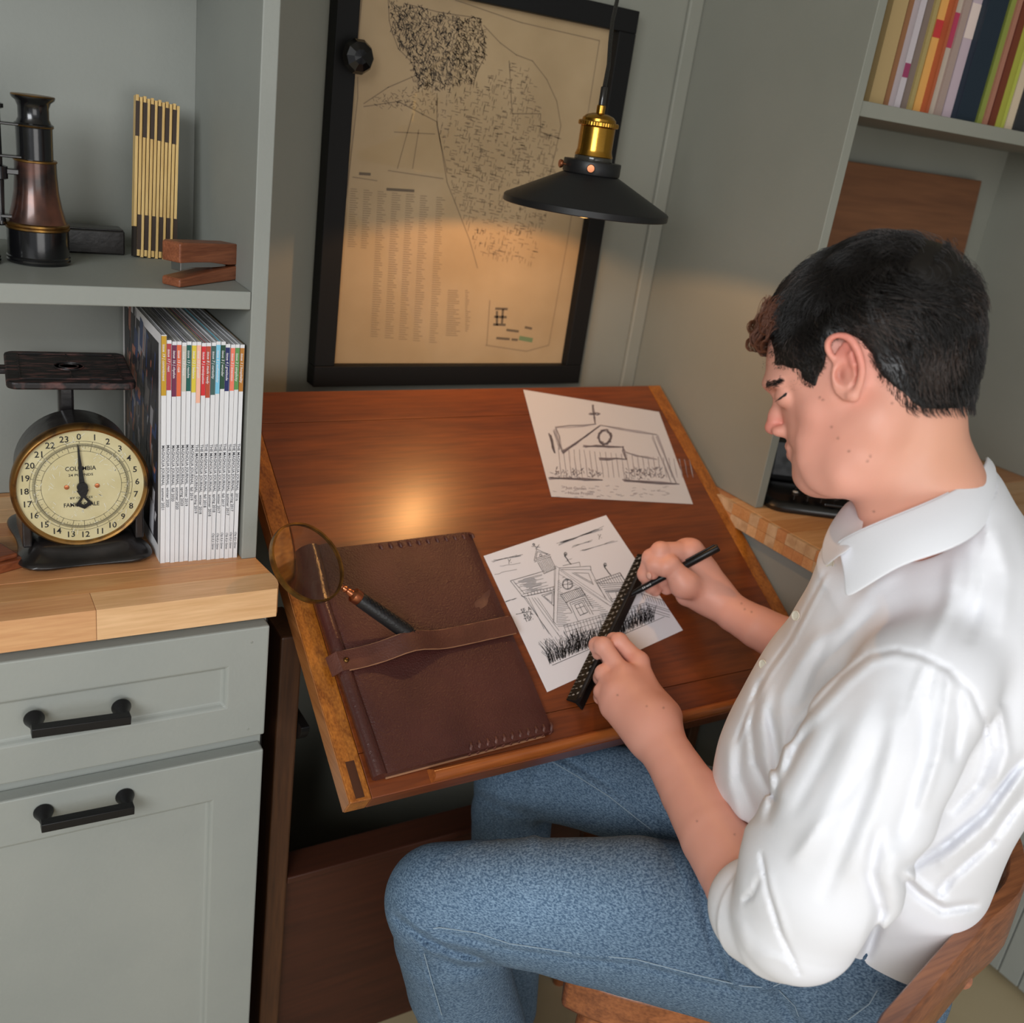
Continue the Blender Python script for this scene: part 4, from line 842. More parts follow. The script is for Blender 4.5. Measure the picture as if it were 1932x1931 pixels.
fs += [tuple(range(n))[::-1], tuple(range(3 * n, 4 * n))]
MB().add(vs, fs).build('base', tm, ty, smooth=50)
MB().prism([(-.040, .018), (-.020, .085), (.02, .118), (.145, .118), (.145, .018)], -.145, .145, Matrix(((0, 0, 1, 0), (1, 0, 0, 0), (0, 1, 0, 0), (0, 0, 0, 1)))).build('hood', tm, ty, bevel=.012)
for s2 in (-1, 1): MB().prism([(-.060, .018), (-.058, .050), (-.035, .075), (-.01, .100), (.0, .018)], s2 * .152 - .007, s2 * .152 + .007, Matrix(((0, 0, 1, 0), (1, 0, 0, 0), (0, 1, 0, 0), (0, 0, 0, 1)))).build('side_plate', tm, ty, bevel=.003)
rl = MB().tube([(-.155, .105, .135), (.155, .105, .135)], .019, 32).build('platen', mat('rubber', srgb(24, 24, 24), .6), ty, smooth=40)
for s2 in (-1, 1): MB().tube([(s2 * .156, .105, .135), (s2 * .178, .105, .135)], .016, 24).build('platen_knob', tm, rl, smooth=40)
kmt = mat('key_top', srgb(196, 196, 196), .3)
for r_i in range(4):
    for k in range(11):
        x = -.120 + k * .0235 + r_i * .006; y = -.134 + r_i * .0215; z = .032 + r_i * .0115
        kk = MB().lathe([(.0015, -.012), (.0015, -.002), (.0080, -.002), (.0082, .001), (.0065, .0018)], 16, T3(x, y, z)).build('key', tm, ty, smooth=40)
        MB().lathe([(.0048, .0018), (.0043, .0026)], 14, T3(x, y, z)).build('key_top', kmt, kk)
MB().box(-.07, -.147, .019, .07, -.1435, .024).build('space_bar', tm, ty, bevel=.002)
bd = thing('wooden_board', 'wide brown wooden board leaning against the back of the right bookcase', 'board', (1.73, 1.37, 0.9145))
bq = MB(); bq.M = T3(0, 1.340, .9148) @ Matrix.Rotation(math.radians(-3.5), 4, 'X')
bq.box(1.36, -.009, 0, 1.915, .009, .565); bq.build('panel', wood('leaning_board_wood', srgb(104, 66, 42), srgb(128, 84, 54), 0, scale=4, rough=.5), bd, bevel=.002)
BK = [  # left and right x at the shelf (px), tone, height, depth inset, label tone
    (1641, 1668, (176, 150, 104), .205, 'sand yellow'), (1668, 1678, (140, 96, 60), .20, 'thin brown'), (1680, 1700, (196, 186, 190), .215, 'lilac white'), (1700, 1712, (128, 112, 104), .19, 'grey brown'),
    (1713, 1723, (170, 150, 96), .20, 'khaki'), (1724, 1738, (222, 168, 92), .14, 'amber'), (1738, 1748, (176, 92, 58), .13, 'rust orange'), (1749, 1763, (190, 174, 158), .20, 'pale stone'),
    (1764, 1778, (168, 146, 136), .20, 'dusty pink'), (1779, 1796, (196, 176, 184), .205, 'pinkish white'), (1799, 1842, (24, 40, 54), .245, 'wide dark navy'), (1846, 1855, (140, 150, 70), .19, 'thin olive green'),
    (1856, 1866, (170, 116, 96), .22, 'salmon brown'), (1867, 1880, (110, 46, 36), .235, 'dark maroon'), (1881, 1897, (180, 186, 78), .225, 'lime green'), (1898, 1912, (216, 196, 168), .20, 'cream'), (1914, 1940, (44, 44, 48), .21, 'charcoal')]
px_last = 1.2345
def shelf_y(x): return 183 + (x - 1641) * .183
for i, (a, b, c, h, cn) in enumerate(BK):
    yb = 1.148 + (.004, .012, .0, .008)[i % 4]; xa = onY(a, shelf_y(a), yb)[0]; xb = onY(b, shelf_y(b), yb)[0]
    xa = max(xa + .0004, px_last + .0004); xb = max(xb - .0004, xa + .006); px_last = xb; w_ = xb - xa; zz = 1.5638
    bk = thing('book', '%s book spine standing on the upper right shelf%s' % (cn, ', first from the side panel' if i == 0 else ''), 'book', ((xa + xb) / 2, yb, zz), group='books on the upper right shelf')
    cm = mat('book_cover_%d' % i, srgb(*c), .5, bump=.1, bscale=90); H_ = h + .04
    MB().box(xa + .0012, yb + .004, zz + .003, xb - .0012, yb + .158, zz + H_ - .003).build('pages', M['white'], bk)
    MB().box(xa, yb, zz, xb, yb + .0022, zz + H_).box(xa, yb + .002, zz, xa + .0012, yb + .162, zz + H_).box(xb - .0012, yb + .002, zz, xb, yb + .162, zz + H_).build('cover', cm, bk)
    if i in (2, 5, 7, 9): 
        k1 = {2: ((150, 60, 96), .045, .065), 5: ((190, 60, 60), .11, .135), 7: ((180, 60, 90), .10, .15), 9: ((230, 210, 200), .12, .17)}[i]
        MB().box(xa + .0002, yb - .0006, zz + k1[1], xb - .0002, yb + .0002, zz + k1[2]).build('spine_label', mat('label_%d' % i, srgb(*k1[0]), .5), bk)
# ================================================================== implicit modelling: smooth unions of tapered limbs, meshed as one closed surface
def V(*a): return np.array(a, float)
class Node:      # a list of (op, node, blend radius); evaluated in order, culled by bounding spheres
    def __init__(s): s.items = []
    def bound(s):
        c = [n.bound() for op, n, k in s.items if op == 'u']
        lo = np.min([b[0] - b[1] for b in c], 0); hi = np.max([b[0] + b[1] for b in c], 0)
        ce = (lo + hi) / 2; return ce, max(np.linalg.norm(b[0] - ce) + b[1] for b in c)
    def u(s, n, k=0.01): s.items.append(('u', n, k)); return s
    def cut(s, n, k=0.004): s.items.append(('s', n, k)); return s
    def prep(s):
        s.b = s.bound()
        for it in s.items:
            if isinstance(it[1], Node): it[1].prep()
            it[1].b = it[1].bound()
    def ev(s, P, c, R):
        d = None
        for op, n, k in s.items:
            bc, br = n.b
            if np.linalg.norm(bc - c) - br > R + k + 0.004: continue
            q = n.ev(P, c, R)
            if q is None: continue
            if op == 'u':
                if d is None: d = q
                elif k > 0:
                    h = np.maximum(k - np.abs(d - q), 0) / k; d = np.minimum(d, q) - h * h * k * 0.25
                else: d = np.minimum(d, q)
            elif d is not None:
                q = -q; h = np.maximum(k - np.abs(d - q), 0) / k; d = np.maximum(d, q) + h * h * k * 0.25
        return d
class Cone:      # round cone between two points, optional flattening along an axis
    def __init__(s, a, b, r1, r2, flat=None, fk=1.0):
        s.a, s.b_, s.r1, s.r2 = V(*a), V(*b), r1, r2
        s.flat = None if flat is None else V(*flat) / np.linalg.norm(flat); s.fk = fk
    def bound(s): return (s.a + s.b_) / 2, np.linalg.norm(s.a - s.b_) / 2 + max(s.r1, s.r2) * max(1, s.fk)
    def ev(s, P, c, R):
        pa = P - s.a; ba = s.b_ - s.a
        if s.flat is not None:
            k = 1 / s.fk - 1; pa = pa + np.outer(pa @ s.flat * k, s.flat); ba = ba + (ba @ s.flat) * k * s.flat
        h = np.clip(pa @ ba / max(ba @ ba, 1e-12), 0, 1)
        d = np.sqrt(((pa - h[:, None] * ba) ** 2).sum(1)) - (s.r1 + (s.r2 - s.r1) * h)
        return d * min(1, s.fk) if s.flat is not None else d
class Ell:       # ellipsoid in its own frame (axes as columns)
    def __init__(s, c, r, F=None): s.c, s.r, s.F = V(*c), V(*r), (np.eye(3) if F is None else F)
    def bound(s): return s.c, float(max(s.r))
    def ev(s, P, c, R):
        q = (P - s.c) @ s.F; k0 = np.sqrt(((q / s.r) ** 2).sum(1)); k1 = np.sqrt(((q / s.r ** 2) ** 2).sum(1)) + 1e-9
        return k0 * (k0 - 1) / k1
class Fn:        # any field with a given bounding sphere
    def __init__(s, f, c, r): s.f, s.c, s.r = f, V(*c), r
    def bound(s): return s.c, s.r
    def ev(s, P, c, R): return s.f(P)
def chain(node, pts, rad, k=0.01, flat=None, fk=1.0):
    for i in range(len(pts) - 1): node.u(Cone(pts[i], pts[i + 1], rad[i], rad[i + 1], flat, fk), k)
    return node
def sdf_mesh(root, h, disp=None, B=14, margin=0.006):
    """sparse surface nets: (vertices, quads)"""
    root.prep(); c, R = root.b; lo = c - R - margin; n = np.ceil(2 * (R + margin) / (B * h)).astype(int) + 1; bs = B * h
    g = np.stack(np.meshgrid(*[np.arange(n)] * 3, indexing='ij'), -1).reshape(-1, 3); hd = bs * 0.866
    # coarse culling, two levels
    S = 4; G = np.unique(g // S, axis=0); keep = []
    for q in G:
        cc = lo + (q + .5) * bs * S; r = hd * S; d = root.ev(cc[None], cc, r + 0.02)
        if d is not None and abs(d[0]) < r * 1.3 + margin + .02: keep.append(q)
    loc = np.stack(np.meshgrid(*[np.arange(S)] * 3, indexing='ij'), -1).reshape(-1, 3); blocks = []
    for q in keep:
        bb = q * S + loc; P = lo + (bb + .5) * bs; cc = lo + (q + .5) * bs * S
        d = root.ev(P, cc, hd * S + .02)
        if d is None: continue
        if disp is not None: pass
        blocks.append(bb[np.abs(d) < hd * 1.25 + margin])
    blocks = np.concatenate(blocks); N1 = B + 1
    off = np.stack(np.meshgrid(*[np.arange(N1)] * 3, indexing='ij'), -1).reshape(-1, 3).astype(float) * h
    dim = n * B + 2; VI = []; VP = []; EK = []
    corners = [(i, j, k) for i in (0, 1) for j in (0, 1) for k in (0, 1)]
    edges = [(a, b) for a in range(8) for b in range(a + 1, 8) if sum(abs(corners[a][t] - corners[b][t]) for t in range(3)) == 1]
    for b in blocks:
        o = lo + b * bs; P = o + off; cc = o + bs / 2; d = root.ev(P, cc, hd + h)
        if d is None: continue
        if disp is not None: d = d - disp(P)
        if d.min() > 0 or d.max() < 0: continue
        D = d.reshape(N1, N1, N1); Sg = D < 0
        st = np.stack([Sg[i:B + i, j:B + j, k:B + k] for i, j, k in corners]); cnt = st.sum(0); act = np.argwhere((cnt > 0) & (cnt < 8))
        if len(act) == 0: continue
        a0, a1, a2 = act.T; val = np.stack([D[a0 + i, a1 + j, a2 + k] for i, j, k in corners], 1); pos = np.zeros((len(act), 3)); num = np.zeros(len(act))
        for ea, eb in edges:
            va, vb = val[:, ea], val[:, eb]; x = (va < 0) != (vb < 0); t = np.where(x, va / np.where(x, va - vb, 1), 0)
            ca, cb = np.array(corners[ea], float), np.array(corners[eb], float)
            pos += np.where(x[:, None], ca + t[:, None] * (cb - ca), 0); num += x
        pos = pos / num[:, None] + act; gi = act + b * B
        VI.append(gi[:, 0] * dim * dim + gi[:, 1] * dim + gi[:, 2]); VP.append(o + pos * h)
        for ax in range(3):
            sl = [slice(0, B)] * 3; sl2 = [slice(0, B)] * 3; sl2[ax] = slice(1, B + 1); A_ = Sg[tuple(sl)]; C_ = Sg[tuple(sl2)]
            e = np.argwhere(A_ != C_)
            if len(e): EK.append(np.column_stack([e + b * B, np.full(len(e), ax), A_[tuple(e.T)]]))
    VI = np.concatenate(VI); VP = np.concatenate(VP); o = np.argsort(VI); VI = VI[o]; VP = VP[o]; EK = np.concatenate(EK); F = []
    for ax in range(3):
        e = EK[EK[:, 3] == ax]; u, w_ = [(1, 2), (2, 0), (0, 1)][ax]; quad = []; ok = np.ones(len(e), bool)
        for du, dw in ((0, 0), (-1, 0), (-1, -1), (0, -1)):
            q = e[:, :3].copy(); q[:, u] += du; q[:, w_] += dw; key = q[:, 0] * dim * dim + q[:, 1] * dim + q[:, 2]
            ix = np.clip(np.searchsorted(VI, key), 0, len(VI) - 1); ok &= VI[ix] == key; quad.append(ix)
        quad = np.stack(quad, 1); fl = e[:, 4] == 0; quad[fl] = quad[fl][:, ::-1]; F.append(quad[ok])
    return VP, np.concatenate(F)
def np_mesh(name, VP, F, m, parent, smooth=True, kind=None):
    o = np.array(OFF.get(parent.name, (0, 0, 0)) if parent else (0, 0, 0))
    me = bpy.data.meshes.new(name); me.vertices.add(len(VP)); me.vertices.foreach_set('co', (VP - o).astype(np.float32).ravel())
    k = F.shape[1]; me.loops.add(F.size); me.loops.foreach_set('vertex_index', F.astype(np.int32).ravel())
    me.polygons.add(len(F)); me.polygons.foreach_set('loop_start', np.arange(0, F.size, k, dtype=np.int32))
    me.polygons.foreach_set('use_smooth', np.full(len(F), smooth)); me.update(calc_edges=True); me.validate()
    for x in (m if isinstance(m, list) else [m]): me.materials.append(x)
    ob = bpy.data.objects.new(name, me); COL.objects.link(ob)
    if parent: OFF[ob.name] = tuple(o); ob.parent = parent
    if kind: ob['kind'] = kind
    return ob
def vnoise(P, f, seed=0):
    """cheap smooth noise: sum of rotated sines"""
    r = np.random.default_rng(seed); out = 0
    for k in range(5):
        d = r.normal(size=3); d /= np.linalg.norm(d); out = out + np.sin(P @ d * f * (0.7 + 0.25 * k) + r.uniform(0, 6.28) + 1.3 * np.sin(P @ r.normal(size=3) * f * .3 + r.uniform(0, 6.28)))
    return out / 5
# ================================================================== the man
FR_, FD_ = RC[0], RC[1]
def px_of(P):
    q = (P - CAMPOS) @ RC.T; return CX + FPX * q[:, 0] / q[:, 2], CY + FPX * q[:, 1] / q[:, 2], q[:, 2]
def hT(x, y, h):
    d = ray(x, y); k = (TZ + h - TT - CAMPOS[2]) / (d[2] - TT * d[1]); return CAMPOS + d * k, k
def jt(x, y, h, rp): p, k = hT(x, y, h); return p, rp * k / FPX
def jd(x, y, d, rp): return dp(x, y, d), rp * d / FPX
# ---- head frame: a = forward (face), b = up, c = towards his left ear
HD = 0.985; HO = dp(1640, 690, HD); e2 = -(HO - CAMPOS) / np.linalg.norm(HO - CAMPOS)
e1 = -FR_ - (-FR_ @ e2) * e2; e1 /= np.linalg.norm(e1); e3 = np.cross(e1, e2); e3 = e3 if e3 @ -FD_ > 0 else -e3
def hab(x, y):
    r = ray(x, y); k = ((HO - CAMPOS) @ e2) / (r @ e2); p = CAMPOS + r * k - HO; return p @ e1, p @ e3
def H(x, y, c=0.0): a, b = hab(x, y); return HO + e1 * a + e3 * b + e2 * c
PX = HD / FPX      # metres per pixel at the head
prof = [(1447, 668), (1445, 696), (1444, 718), (1446, 731), (1456, 740), (1468, 752), (1474, 775), (1480, 800), (1483, 824), (1487, 838), (1493, 846), (1494, 856), (1494, 866), (1502, 877), (1514, 885), (1526, 895), (1543, 906), (1561, 911), (1590, 911), (1607, 911),
        (1615, 926), (1624, 951), (1632, 982), (1645, 1000), (1750, 1000), (1850, 935), (1846, 905), (1836, 870), (1829, 828), (1826, 792), (1824, 765), (1826, 730), (1834, 690), (1836, 640), (1828, 575), (1790, 508), (1730, 472), (1650, 474), (1585, 492), (1525, 535), (1478, 590), (1454, 635)]
def smooth_poly(pts, n=4):
    P = np.array(pts, float); o = []
    for i in range(len(P)):
        p0, p1, p2, p3 = P[i - 1], P[i], P[(i + 1) % len(P)], P[(i + 2) % len(P)]
        for k in range(n):
            t = k / n; o.append(.5 * ((2 * p1) + (-p0 + p2) * t + (2 * p0 - 5 * p1 + 4 * p2 - p3) * t * t + (-p0 + 3 * p1 - 3 * p2 + p3) * t ** 3))
    return np.array(o)
def poly_sd(Q, P):
    """signed distance, negative inside"""
    d = np.full(len(Q), 1e9); ins = np.zeros(len(Q), bool)
    for i in range(len(P)):
        a, b = P[i], P[(i + 1) % len(P)]; ab = b - a; w_ = Q - a; h = np.clip(w_ @ ab / (ab @ ab + 1e-12), 0, 1)
        d = np.minimum(d, ((w_ - h[:, None] * ab) ** 2).sum(1))
        c = (a[1] > Q[:, 1]) != (b[1] > Q[:, 1])
        if c.any(): ins[c] ^= Q[c, 0] < (b[0] - a[0]) * (Q[c, 1] - a[1]) / (b[1] - a[1]) + a[0]
    d = np.sqrt(d); return np.where(ins, -d, d)
class Grid2:
    """a 2-D field over the head's side plane, looked up bilinearly"""
    def __init__(s, f, lo, hi, n=220):
        s.lo, s.hi, s.n = np.array(lo), np.array(hi), n; g = np.linspace(0, 1, n); A, B_ = np.meshgrid(g, g, indexing='ij')
        Q = np.stack([s.lo[0] + A.ravel() * (s.hi[0] - s.lo[0]), s.lo[1] + B_.ravel() * (s.hi[1] - s.lo[1])], 1); s.g = f(Q).reshape(n, n)
    def __call__(s, a, b):
        x = np.clip((a - s.lo[0]) / (s.hi[0] - s.lo[0]) * (s.n - 1), 0, s.n - 1.001); y = np.clip((b - s.lo[1]) / (s.hi[1] - s.lo[1]) * (s.n - 1), 0, s.n - 1.001)
        i = x.astype(int); j = y.astype(int); u = x - i; v = y - j; g = s.g
        return g[i, j] * (1 - u) * (1 - v) + g[i + 1, j] * u * (1 - v) + g[i, j + 1] * (1 - u) * v + g[i + 1, j + 1] * u * v
def toab(P): q = P - HO; return q @ e1, q @ e3, q @ e2
pa_ = smooth_poly([hab(*p) for p in prof]); GLO, GHI = (-.16, -.24), (.14, .16)
g_d = Grid2(lambda Q: poly_sd(Q, pa_), GLO, GHI)
def rbf(ctrl, pw=2.6):
    C_ = np.array([hab(x, y) for x, y, *_ in ctrl]); W_ = np.array([c[2:] for c in ctrl], float)
    def f(Q):
        d = ((Q[:, None, :] - C_[None]) ** 2).sum(2) + 4e-5; w_ = d ** -(pw / 2); w_ /= w_.sum(1, keepdims=True); return w_ @ W_
    return f
wc = [(1450, 690, 58, 62), (1455, 640, 58, 62), (1520, 560, 68, 70), (1620, 490, 72, 85), (1720, 490, 72, 85), (1800, 540, 70, 80), (1830, 650, 70, 80), (1760, 620, 78, 88), (1650, 600, 78, 88), (1560, 650, 70, 60),
      (1520, 720, 64, 70), (1480, 750, 56, 66), (1530, 770, 67, 66), (1580, 740, 70, 75), (1600, 800, 67, 66), (1500, 810, 53, 66), (1492, 850, 48, 64), (1510, 880, 45, 54), (1550, 905, 40, 40), (1590, 890, 54, 34), (1630, 860, 62, 40), (1650, 820, 66, 55),
      (1700, 720, 72, 70), (1800, 740, 62, 60), (1700, 850, 58, 58), (1800, 850, 58, 56), (1700, 950, 60, 58), (1640, 940, 56, 50), (1820, 930, 62, 56), (1750, 1020, 64, 58)]
_f = rbf(wc); g_w = Grid2(lambda Q: _f(Q)[:, 0] / 1000, GLO, GHI, 120); g_s = Grid2(lambda Q: _f(Q)[:, 1] / 1000, GLO, GHI, 120)
def head_field(P):
    a, b, c = toab(P); s = -g_d(a, b); W = g_w(a, b); S = g_s(a, b)
    u = np.maximum((S - s) / S, 0); v = np.abs(c) / W; G = (u ** 2.25 + v ** 2.25) ** (1 / 2.25) - 1
    return G * np.minimum(S, W) * .80
HF = Node(); HF.u(Fn(head_field, HO - e3 * .05, .19), 0)
E3 = np.stack([e1, e3, e2], 1)
def hell(x, y, c, ra, rb, rc, rot=0): 
    q = math.radians(rot); A_ = np.stack([e1 * math.cos(q) + e3 * math.sin(q), -e1 * math.sin(q) + e3 * math.cos(q), e2], 1); return Ell(H(x, y, c), (ra, rb, rc), A_)
def hcone(p, q, r1, r2, **k): return Cone(H(*p), H(*q), r1, r2, **k)
for s2 in (1, -1):
    HF.u(hell(1469, 726, s2 * .022, .012, .0065, .021), .012)                 # brow ridge
    HF.cut(hell(1462, 750, s2 * .031, .010, .0085, .017), .012)               # eye socket
    HF.u(hell(1489, 747, s2 * .031, .0122, .0112, .0130), .004)               # lid over the eyeball
    HF.u(hell(1560, 850, s2 * .040, .022, .028, .010), .026)                   # cheek
# nose
HF.u(hcone((1476, 748, 0), (1463, 784, 0), .0056, .0058), .010).u(hcone((1463, 784, 0), (1458, 804, 0), .0058, .0070), .007)
HF.u(hell(1459, 808, 0, .0076, .0060, .0080), .005)
for s2 in (1, -1):
    HF.u(hell(1475, 813, s2 * .0115, .0088, .0058, .0056), .005); HF.cut(hell(1468, 820, s2 * .0062, .0046, .0028, .0027, 0), .002)
# lips, philtrum, chin
up = [(1500, 849, .0165), (1493, 845, .010), (1489.5, 843, 0), (1493, 845, -.010), (1500, 849, -.0165)]
lo_ = [(1503, 852, .0165), (1497, 857, .009), (1494, 859, 0), (1497, 857, -.009), (1503, 852, -.0165)]
for pts, rr_ in ((up, (.0016, .0032, .0036, .0032, .0016)), (lo_, (.0018, .0038, .0044, .0038, .0018))):
    for i in range(4): HF.u(hcone(pts[i], pts[i + 1], rr_[i], rr_[i + 1]), .004)
HF.cut(Node().u(hcone((1493, 850.5, 0), (1503, 851.5, .017), .0010, .0007), 0).u(hcone((1493, 850.5, 0), (1503, 851.5, -.017), .0010, .0007), 0), .0015)
HF.u(hell(1528, 893, 0, .014, .010, .018, -30), .014)
for s2 in (1, -1):
    HF.u(hcone((1640, 800, s2 * .056), (1600, 885, s2 * .047), .014, .012), .03).u(hcone((1600, 885, s2 * .047), (1545, 902, s2 * .018), .012, .012), .03)
    HF.u(hcone((1665, 780, s2 * .058), (1655, 950, s2 * .026), .010, .010), .03)     # neck muscle
# ears
EAR = Node()
for s2 in (1, -1):
    EA = Node(); EA.u(Ell(H(1601, 695, s2 * .0760), (.0138, .0272, .0045), np.stack([e1 * math.cos(.12) + e3 * math.sin(.12), -e1 * math.sin(.12) + e3 * math.cos(.12), e2], 1)), .003)
    esc = lambda L_: [(1600 + (x - 1600) * .92, 695 + (y - 695) * .94, c) for x, y, c in L_]
    hx = [(1588, 692, .0745), (1576, 679, .0755), (1566, 662, .0775), (1566, 647, .0800), (1576, 637.5, .0825), (1592, 635.5, .0850), (1607, 641, .0875), (1618, 655, .0895), (1626, 674, .0900), (1630, 697, .0885), (1627, 718, .0855), (1620, 735, .0820), (1612, 746, .0790)]
    hx = esc(hx)
    hq = smooth_poly(hx, 3)[:-2 - 0][:3 * (len(hx) - 1) + 1]; hr = np.interp(np.linspace(0, 12, len(hq)), np.arange(13), [.0022, .0026, .0029, .0031, .0032, .0033, .0034, .0034, .0034, .0034, .0034, .0036, .0040])
    chain(EA, [H(x, y, s2 * c) for x, y, c in hq], list(hr), .0012)
    EA.u(Cone(H(1608, 742, s2 * .078), H(1601, 743, s2 * .0755), .0060, .0048), .004).u(Cone(H(1598, 735, s2 * .074), H(1592, 722, s2 * .074), .0042, .0036), .004)
    ah = [(1598, 655, .0790), (1608, 668, .0815), (1613, 688, .0825), (1611, 706, .0815), (1603, 722, .0795)]
    chain(EA, [H(x, y, s2 * c) for x, y, c in ah], [.0022, .0030, .0033, .0031, .0026], .003)
    EA.u(Cone(H(1583, 700, s2 * .0765), H(1585, 712, s2 * .0765), .0030, .0032), .004)
    EA.cut(Ell(H(1596, 706, s2 * .0815), (.0085, .0100, .0105), E3), .003); EA.cut(Ell(H(1588, 659, s2 * .0835), (.0095, .0085, .0060), E3), .003)
    EA.u(Ell(H(1608, 700, s2 * .070), (.009, .022, .010), E3), .006)
    HF.u(EA, .006)
body = Node(); body.u(HF, 0)
# neck to chest, hidden shoulders
Cn = H(1760, 1010); 
SHL, SHR = dp(1716, 1280, .93), dp(1735, 1090, 1.15)
Sm = (SHL + SHR) / 2
body.u(Cone(H(1745, 930), Sm + V(0, 0, -.05), .054, .040), .02).u(Cone(SHL, SHR, .032, .032), .02)
HIPL, HIPR = V(.90, .51, .60), V(1.05, .63, .60); Hm = (HIPL + HIPR) / 2
body.u(Cone(Sm + V(0, 0, -.04), Hm + V(0, 0, .12), .085, .095), .05)
# ---- left arm and hand
wl, wr = jd(1232, 1368, 1.285, 41); AL = [(wl, wr)] + [jd(*q) for q in ((1262, 1428, 1.245, 47), (1302, 1495, 1.20, 56), (1350, 1580, 1.135, 66), (1404, 1668, 1.07, 74), (1470, 1752, 1.02, 66))]
LA = Node()
chain(LA, [p for p, r in AL], [r for p, r in AL], .003)
eL = AL[-1][0]; LA.u(Cone(eL, SHL, .034, .030), .01)
def finger(node, js, k=.0035):
    N_ = Node(); chain(N_, [j[0] for j in js], [j[1] for j in js], .003); 
    for j in js[1:-1]: N_.u(Ell(j[0], (j[1] * 1.05,) * 3), .003)
    node.u(N_, k)
LH = Node()
iM, mM, rM, pM = jt(1206, 1250, .062, 17), jt(1178, 1275, .066, 17), jt(1160, 1306, .060, 16.5), jt(1152, 1338, .048, 16)
for m_, kk in ((iM, .03), (mM, .03), (rM, .03), (pM, .03)):
    w2 = (wl + (m_[0] - mM[0]) * .45, wr * .62); LH.u(Cone(w2[0], m_[0], w2[1], m_[1] * .95), kk)
LH.u(Cone(wl, mM[0] * .5 + rM[0] * .5 - V(0, 0, .010), wr * .8, .018), .03)
for kn_p in ((1207, 1246), (1178, 1272), (1160, 1303)): LH.u(Ell(jt(*kn_p, .070, 10)[0], (.0095,) * 3), .012)
TH_ = [jd(1258, 1350, 1.31, 26), jt(1222, 1300, .030, 20), jt(1170, 1258, .014, 16), jt(1136, 1236, .012, 12)]
LH.u(Cone(TH_[0][0], TH_[1][0], TH_[0][1], TH_[1][1]), .02)
finger(LH, TH_[1:], .006)
finger(LH, [iM, jt(1168, 1211, .056, 16), jt(1158, 1209, .040, 14), jt(1160, 1224, .026, 12)], .007)
finger(LH, [mM, jt(1138, 1220, .056, 17), jt(1127, 1218, .042, 15), jt(1129, 1234, .028, 12)], .007)
finger(LH, [rM, jt(1139, 1271, .046, 16), jt(1134, 1279, .028, 14), jt(1150, 1296, .018, 12)], .006)
finger(LH, [pM, jt(1136, 1306, .040, 15), jt(1134, 1316, .022, 13), jt(1150, 1328, .014, 11)], .006)
LA.u(LH, .022); body.u(LA, .03)
# ---- right arm and hand
wq = jt(1342, 1122, .062, 36); dW = hT(1342, 1122, .062)[1]
RA = Node(); AR = [wq, jd(1385, 1158, dW - .025, 35), jd(1430, 1184, dW - .05, 40), jd(1480, 1210, dW - .07, 45), jd(1570, 1262, dW - .10, 47)]
chain(RA, [p for p, r in AR], [r for p, r in AR], .003); RA.u(Cone(AR[-1][0], SHR, .034, .03), .01)
RH = Node(); tC, tM_ = jt(1335, 1115, .066, 30), jt(1291, 1102, .080, 26)
riM, rmM = jt(1303, 1042, .100, 20), jt(1290, 1036, .094, 17)
RH.u(Cone(wq[0], riM[0], .022, riM[1]), .02).u(Cone(tC[0], tM_[0], .020, tM_[1]), .02)
RH.u(Cone(wq[0], jt(1302, 1064, .070, 10)[0], .022, .017), .02).u(Cone(jt(1328, 1078, .078, 10)[0], riM[0], .020, riM[1]), .02)
RH.u(Cone(wq[0], jt(1296, 1122, .034, 10)[0], .020, .018), .02).u(Cone(tM_[0], jt(1306, 1066, .062, 10)[0], .013, .012), .02)
RH.u(Cone(riM[0], rmM[0], riM[1], rmM[1]), .01)
finger(RH, [riM, jt(1246, 1041, .096, 18), jt(1236, 1066, .082, 16.5), jt(1231, 1082, .068, 12.5)], .004)          # index
finger(RH, [rmM, jt(1229, 1053, .080, 16.5), jt(1219, 1084, .050, 15.5), jt(1228, 1106, .028, 13.5), jt(1236, 1114, .022, 12)], .003)    # middle, under the pen
finger(RH, [jt(1290, 1075, .056, 16), jt(1250, 1092, .040, 14), jt(1258, 1110, .022, 13)], .006)                  # ring
finger(RH, [jt(1300, 1095, .040, 15), jt(1270, 1104, .024, 13), jt(1282, 1118, .016, 12)], .006)                  # little
finger(RH, [tM_, jt(1264, 1066, .096, 18), jt(1256, 1070, .092, 17), jt(1252, 1075, .088, 14)], .006)            # thumb
RA.u(RH, .018); body.u(RA, .03)
person = thing('person', 'dark-haired young man in white shirt and jeans, seated, drawing at the table', 'person', (0.95, 0.55, 0.46))
# skin: creases at the joints
def seg_ridge(P, segs):
    """relief along lines drawn on the visible side (pixel segments with width and height in metres)"""
    x, y, z = px_of(P); out = np.zeros(len(P))
    for (xa, ya), (xb, yb), w_, amp in segs:
        m = (x > min(xa, xb) - 4 * w_) & (x < max(xa, xb) + 4 * w_) & (y > min(ya, yb) - 4 * w_) & (y < max(ya, yb) + 4 * w_)
        if not m.any(): continue
        X, Y = x[m], y[m]; dx, dy = xb - xa, yb - ya; h = np.clip(((X - xa) * dx + (Y - ya) * dy) / (dx * dx + dy * dy + 1e-9), 0, 1)
        d2 = (X - xa - h * dx) ** 2 + (Y - ya - h * dy) ** 2; out[m] += amp * np.exp(-d2 / (w_ * w_)) * (1 - .5 * (2 * h - 1) ** 2)
    return out
VP_, F_ = sdf_mesh(body, 0.0017, disp=lambda P: vnoise(P, 160, 3) * .00018)
skin = mat('skin', srgb(224, 164, 138), .5, bump=.06, bscale=700); nt = skin.node_tree; bs_ = nt.nodes['Principled BSDF']
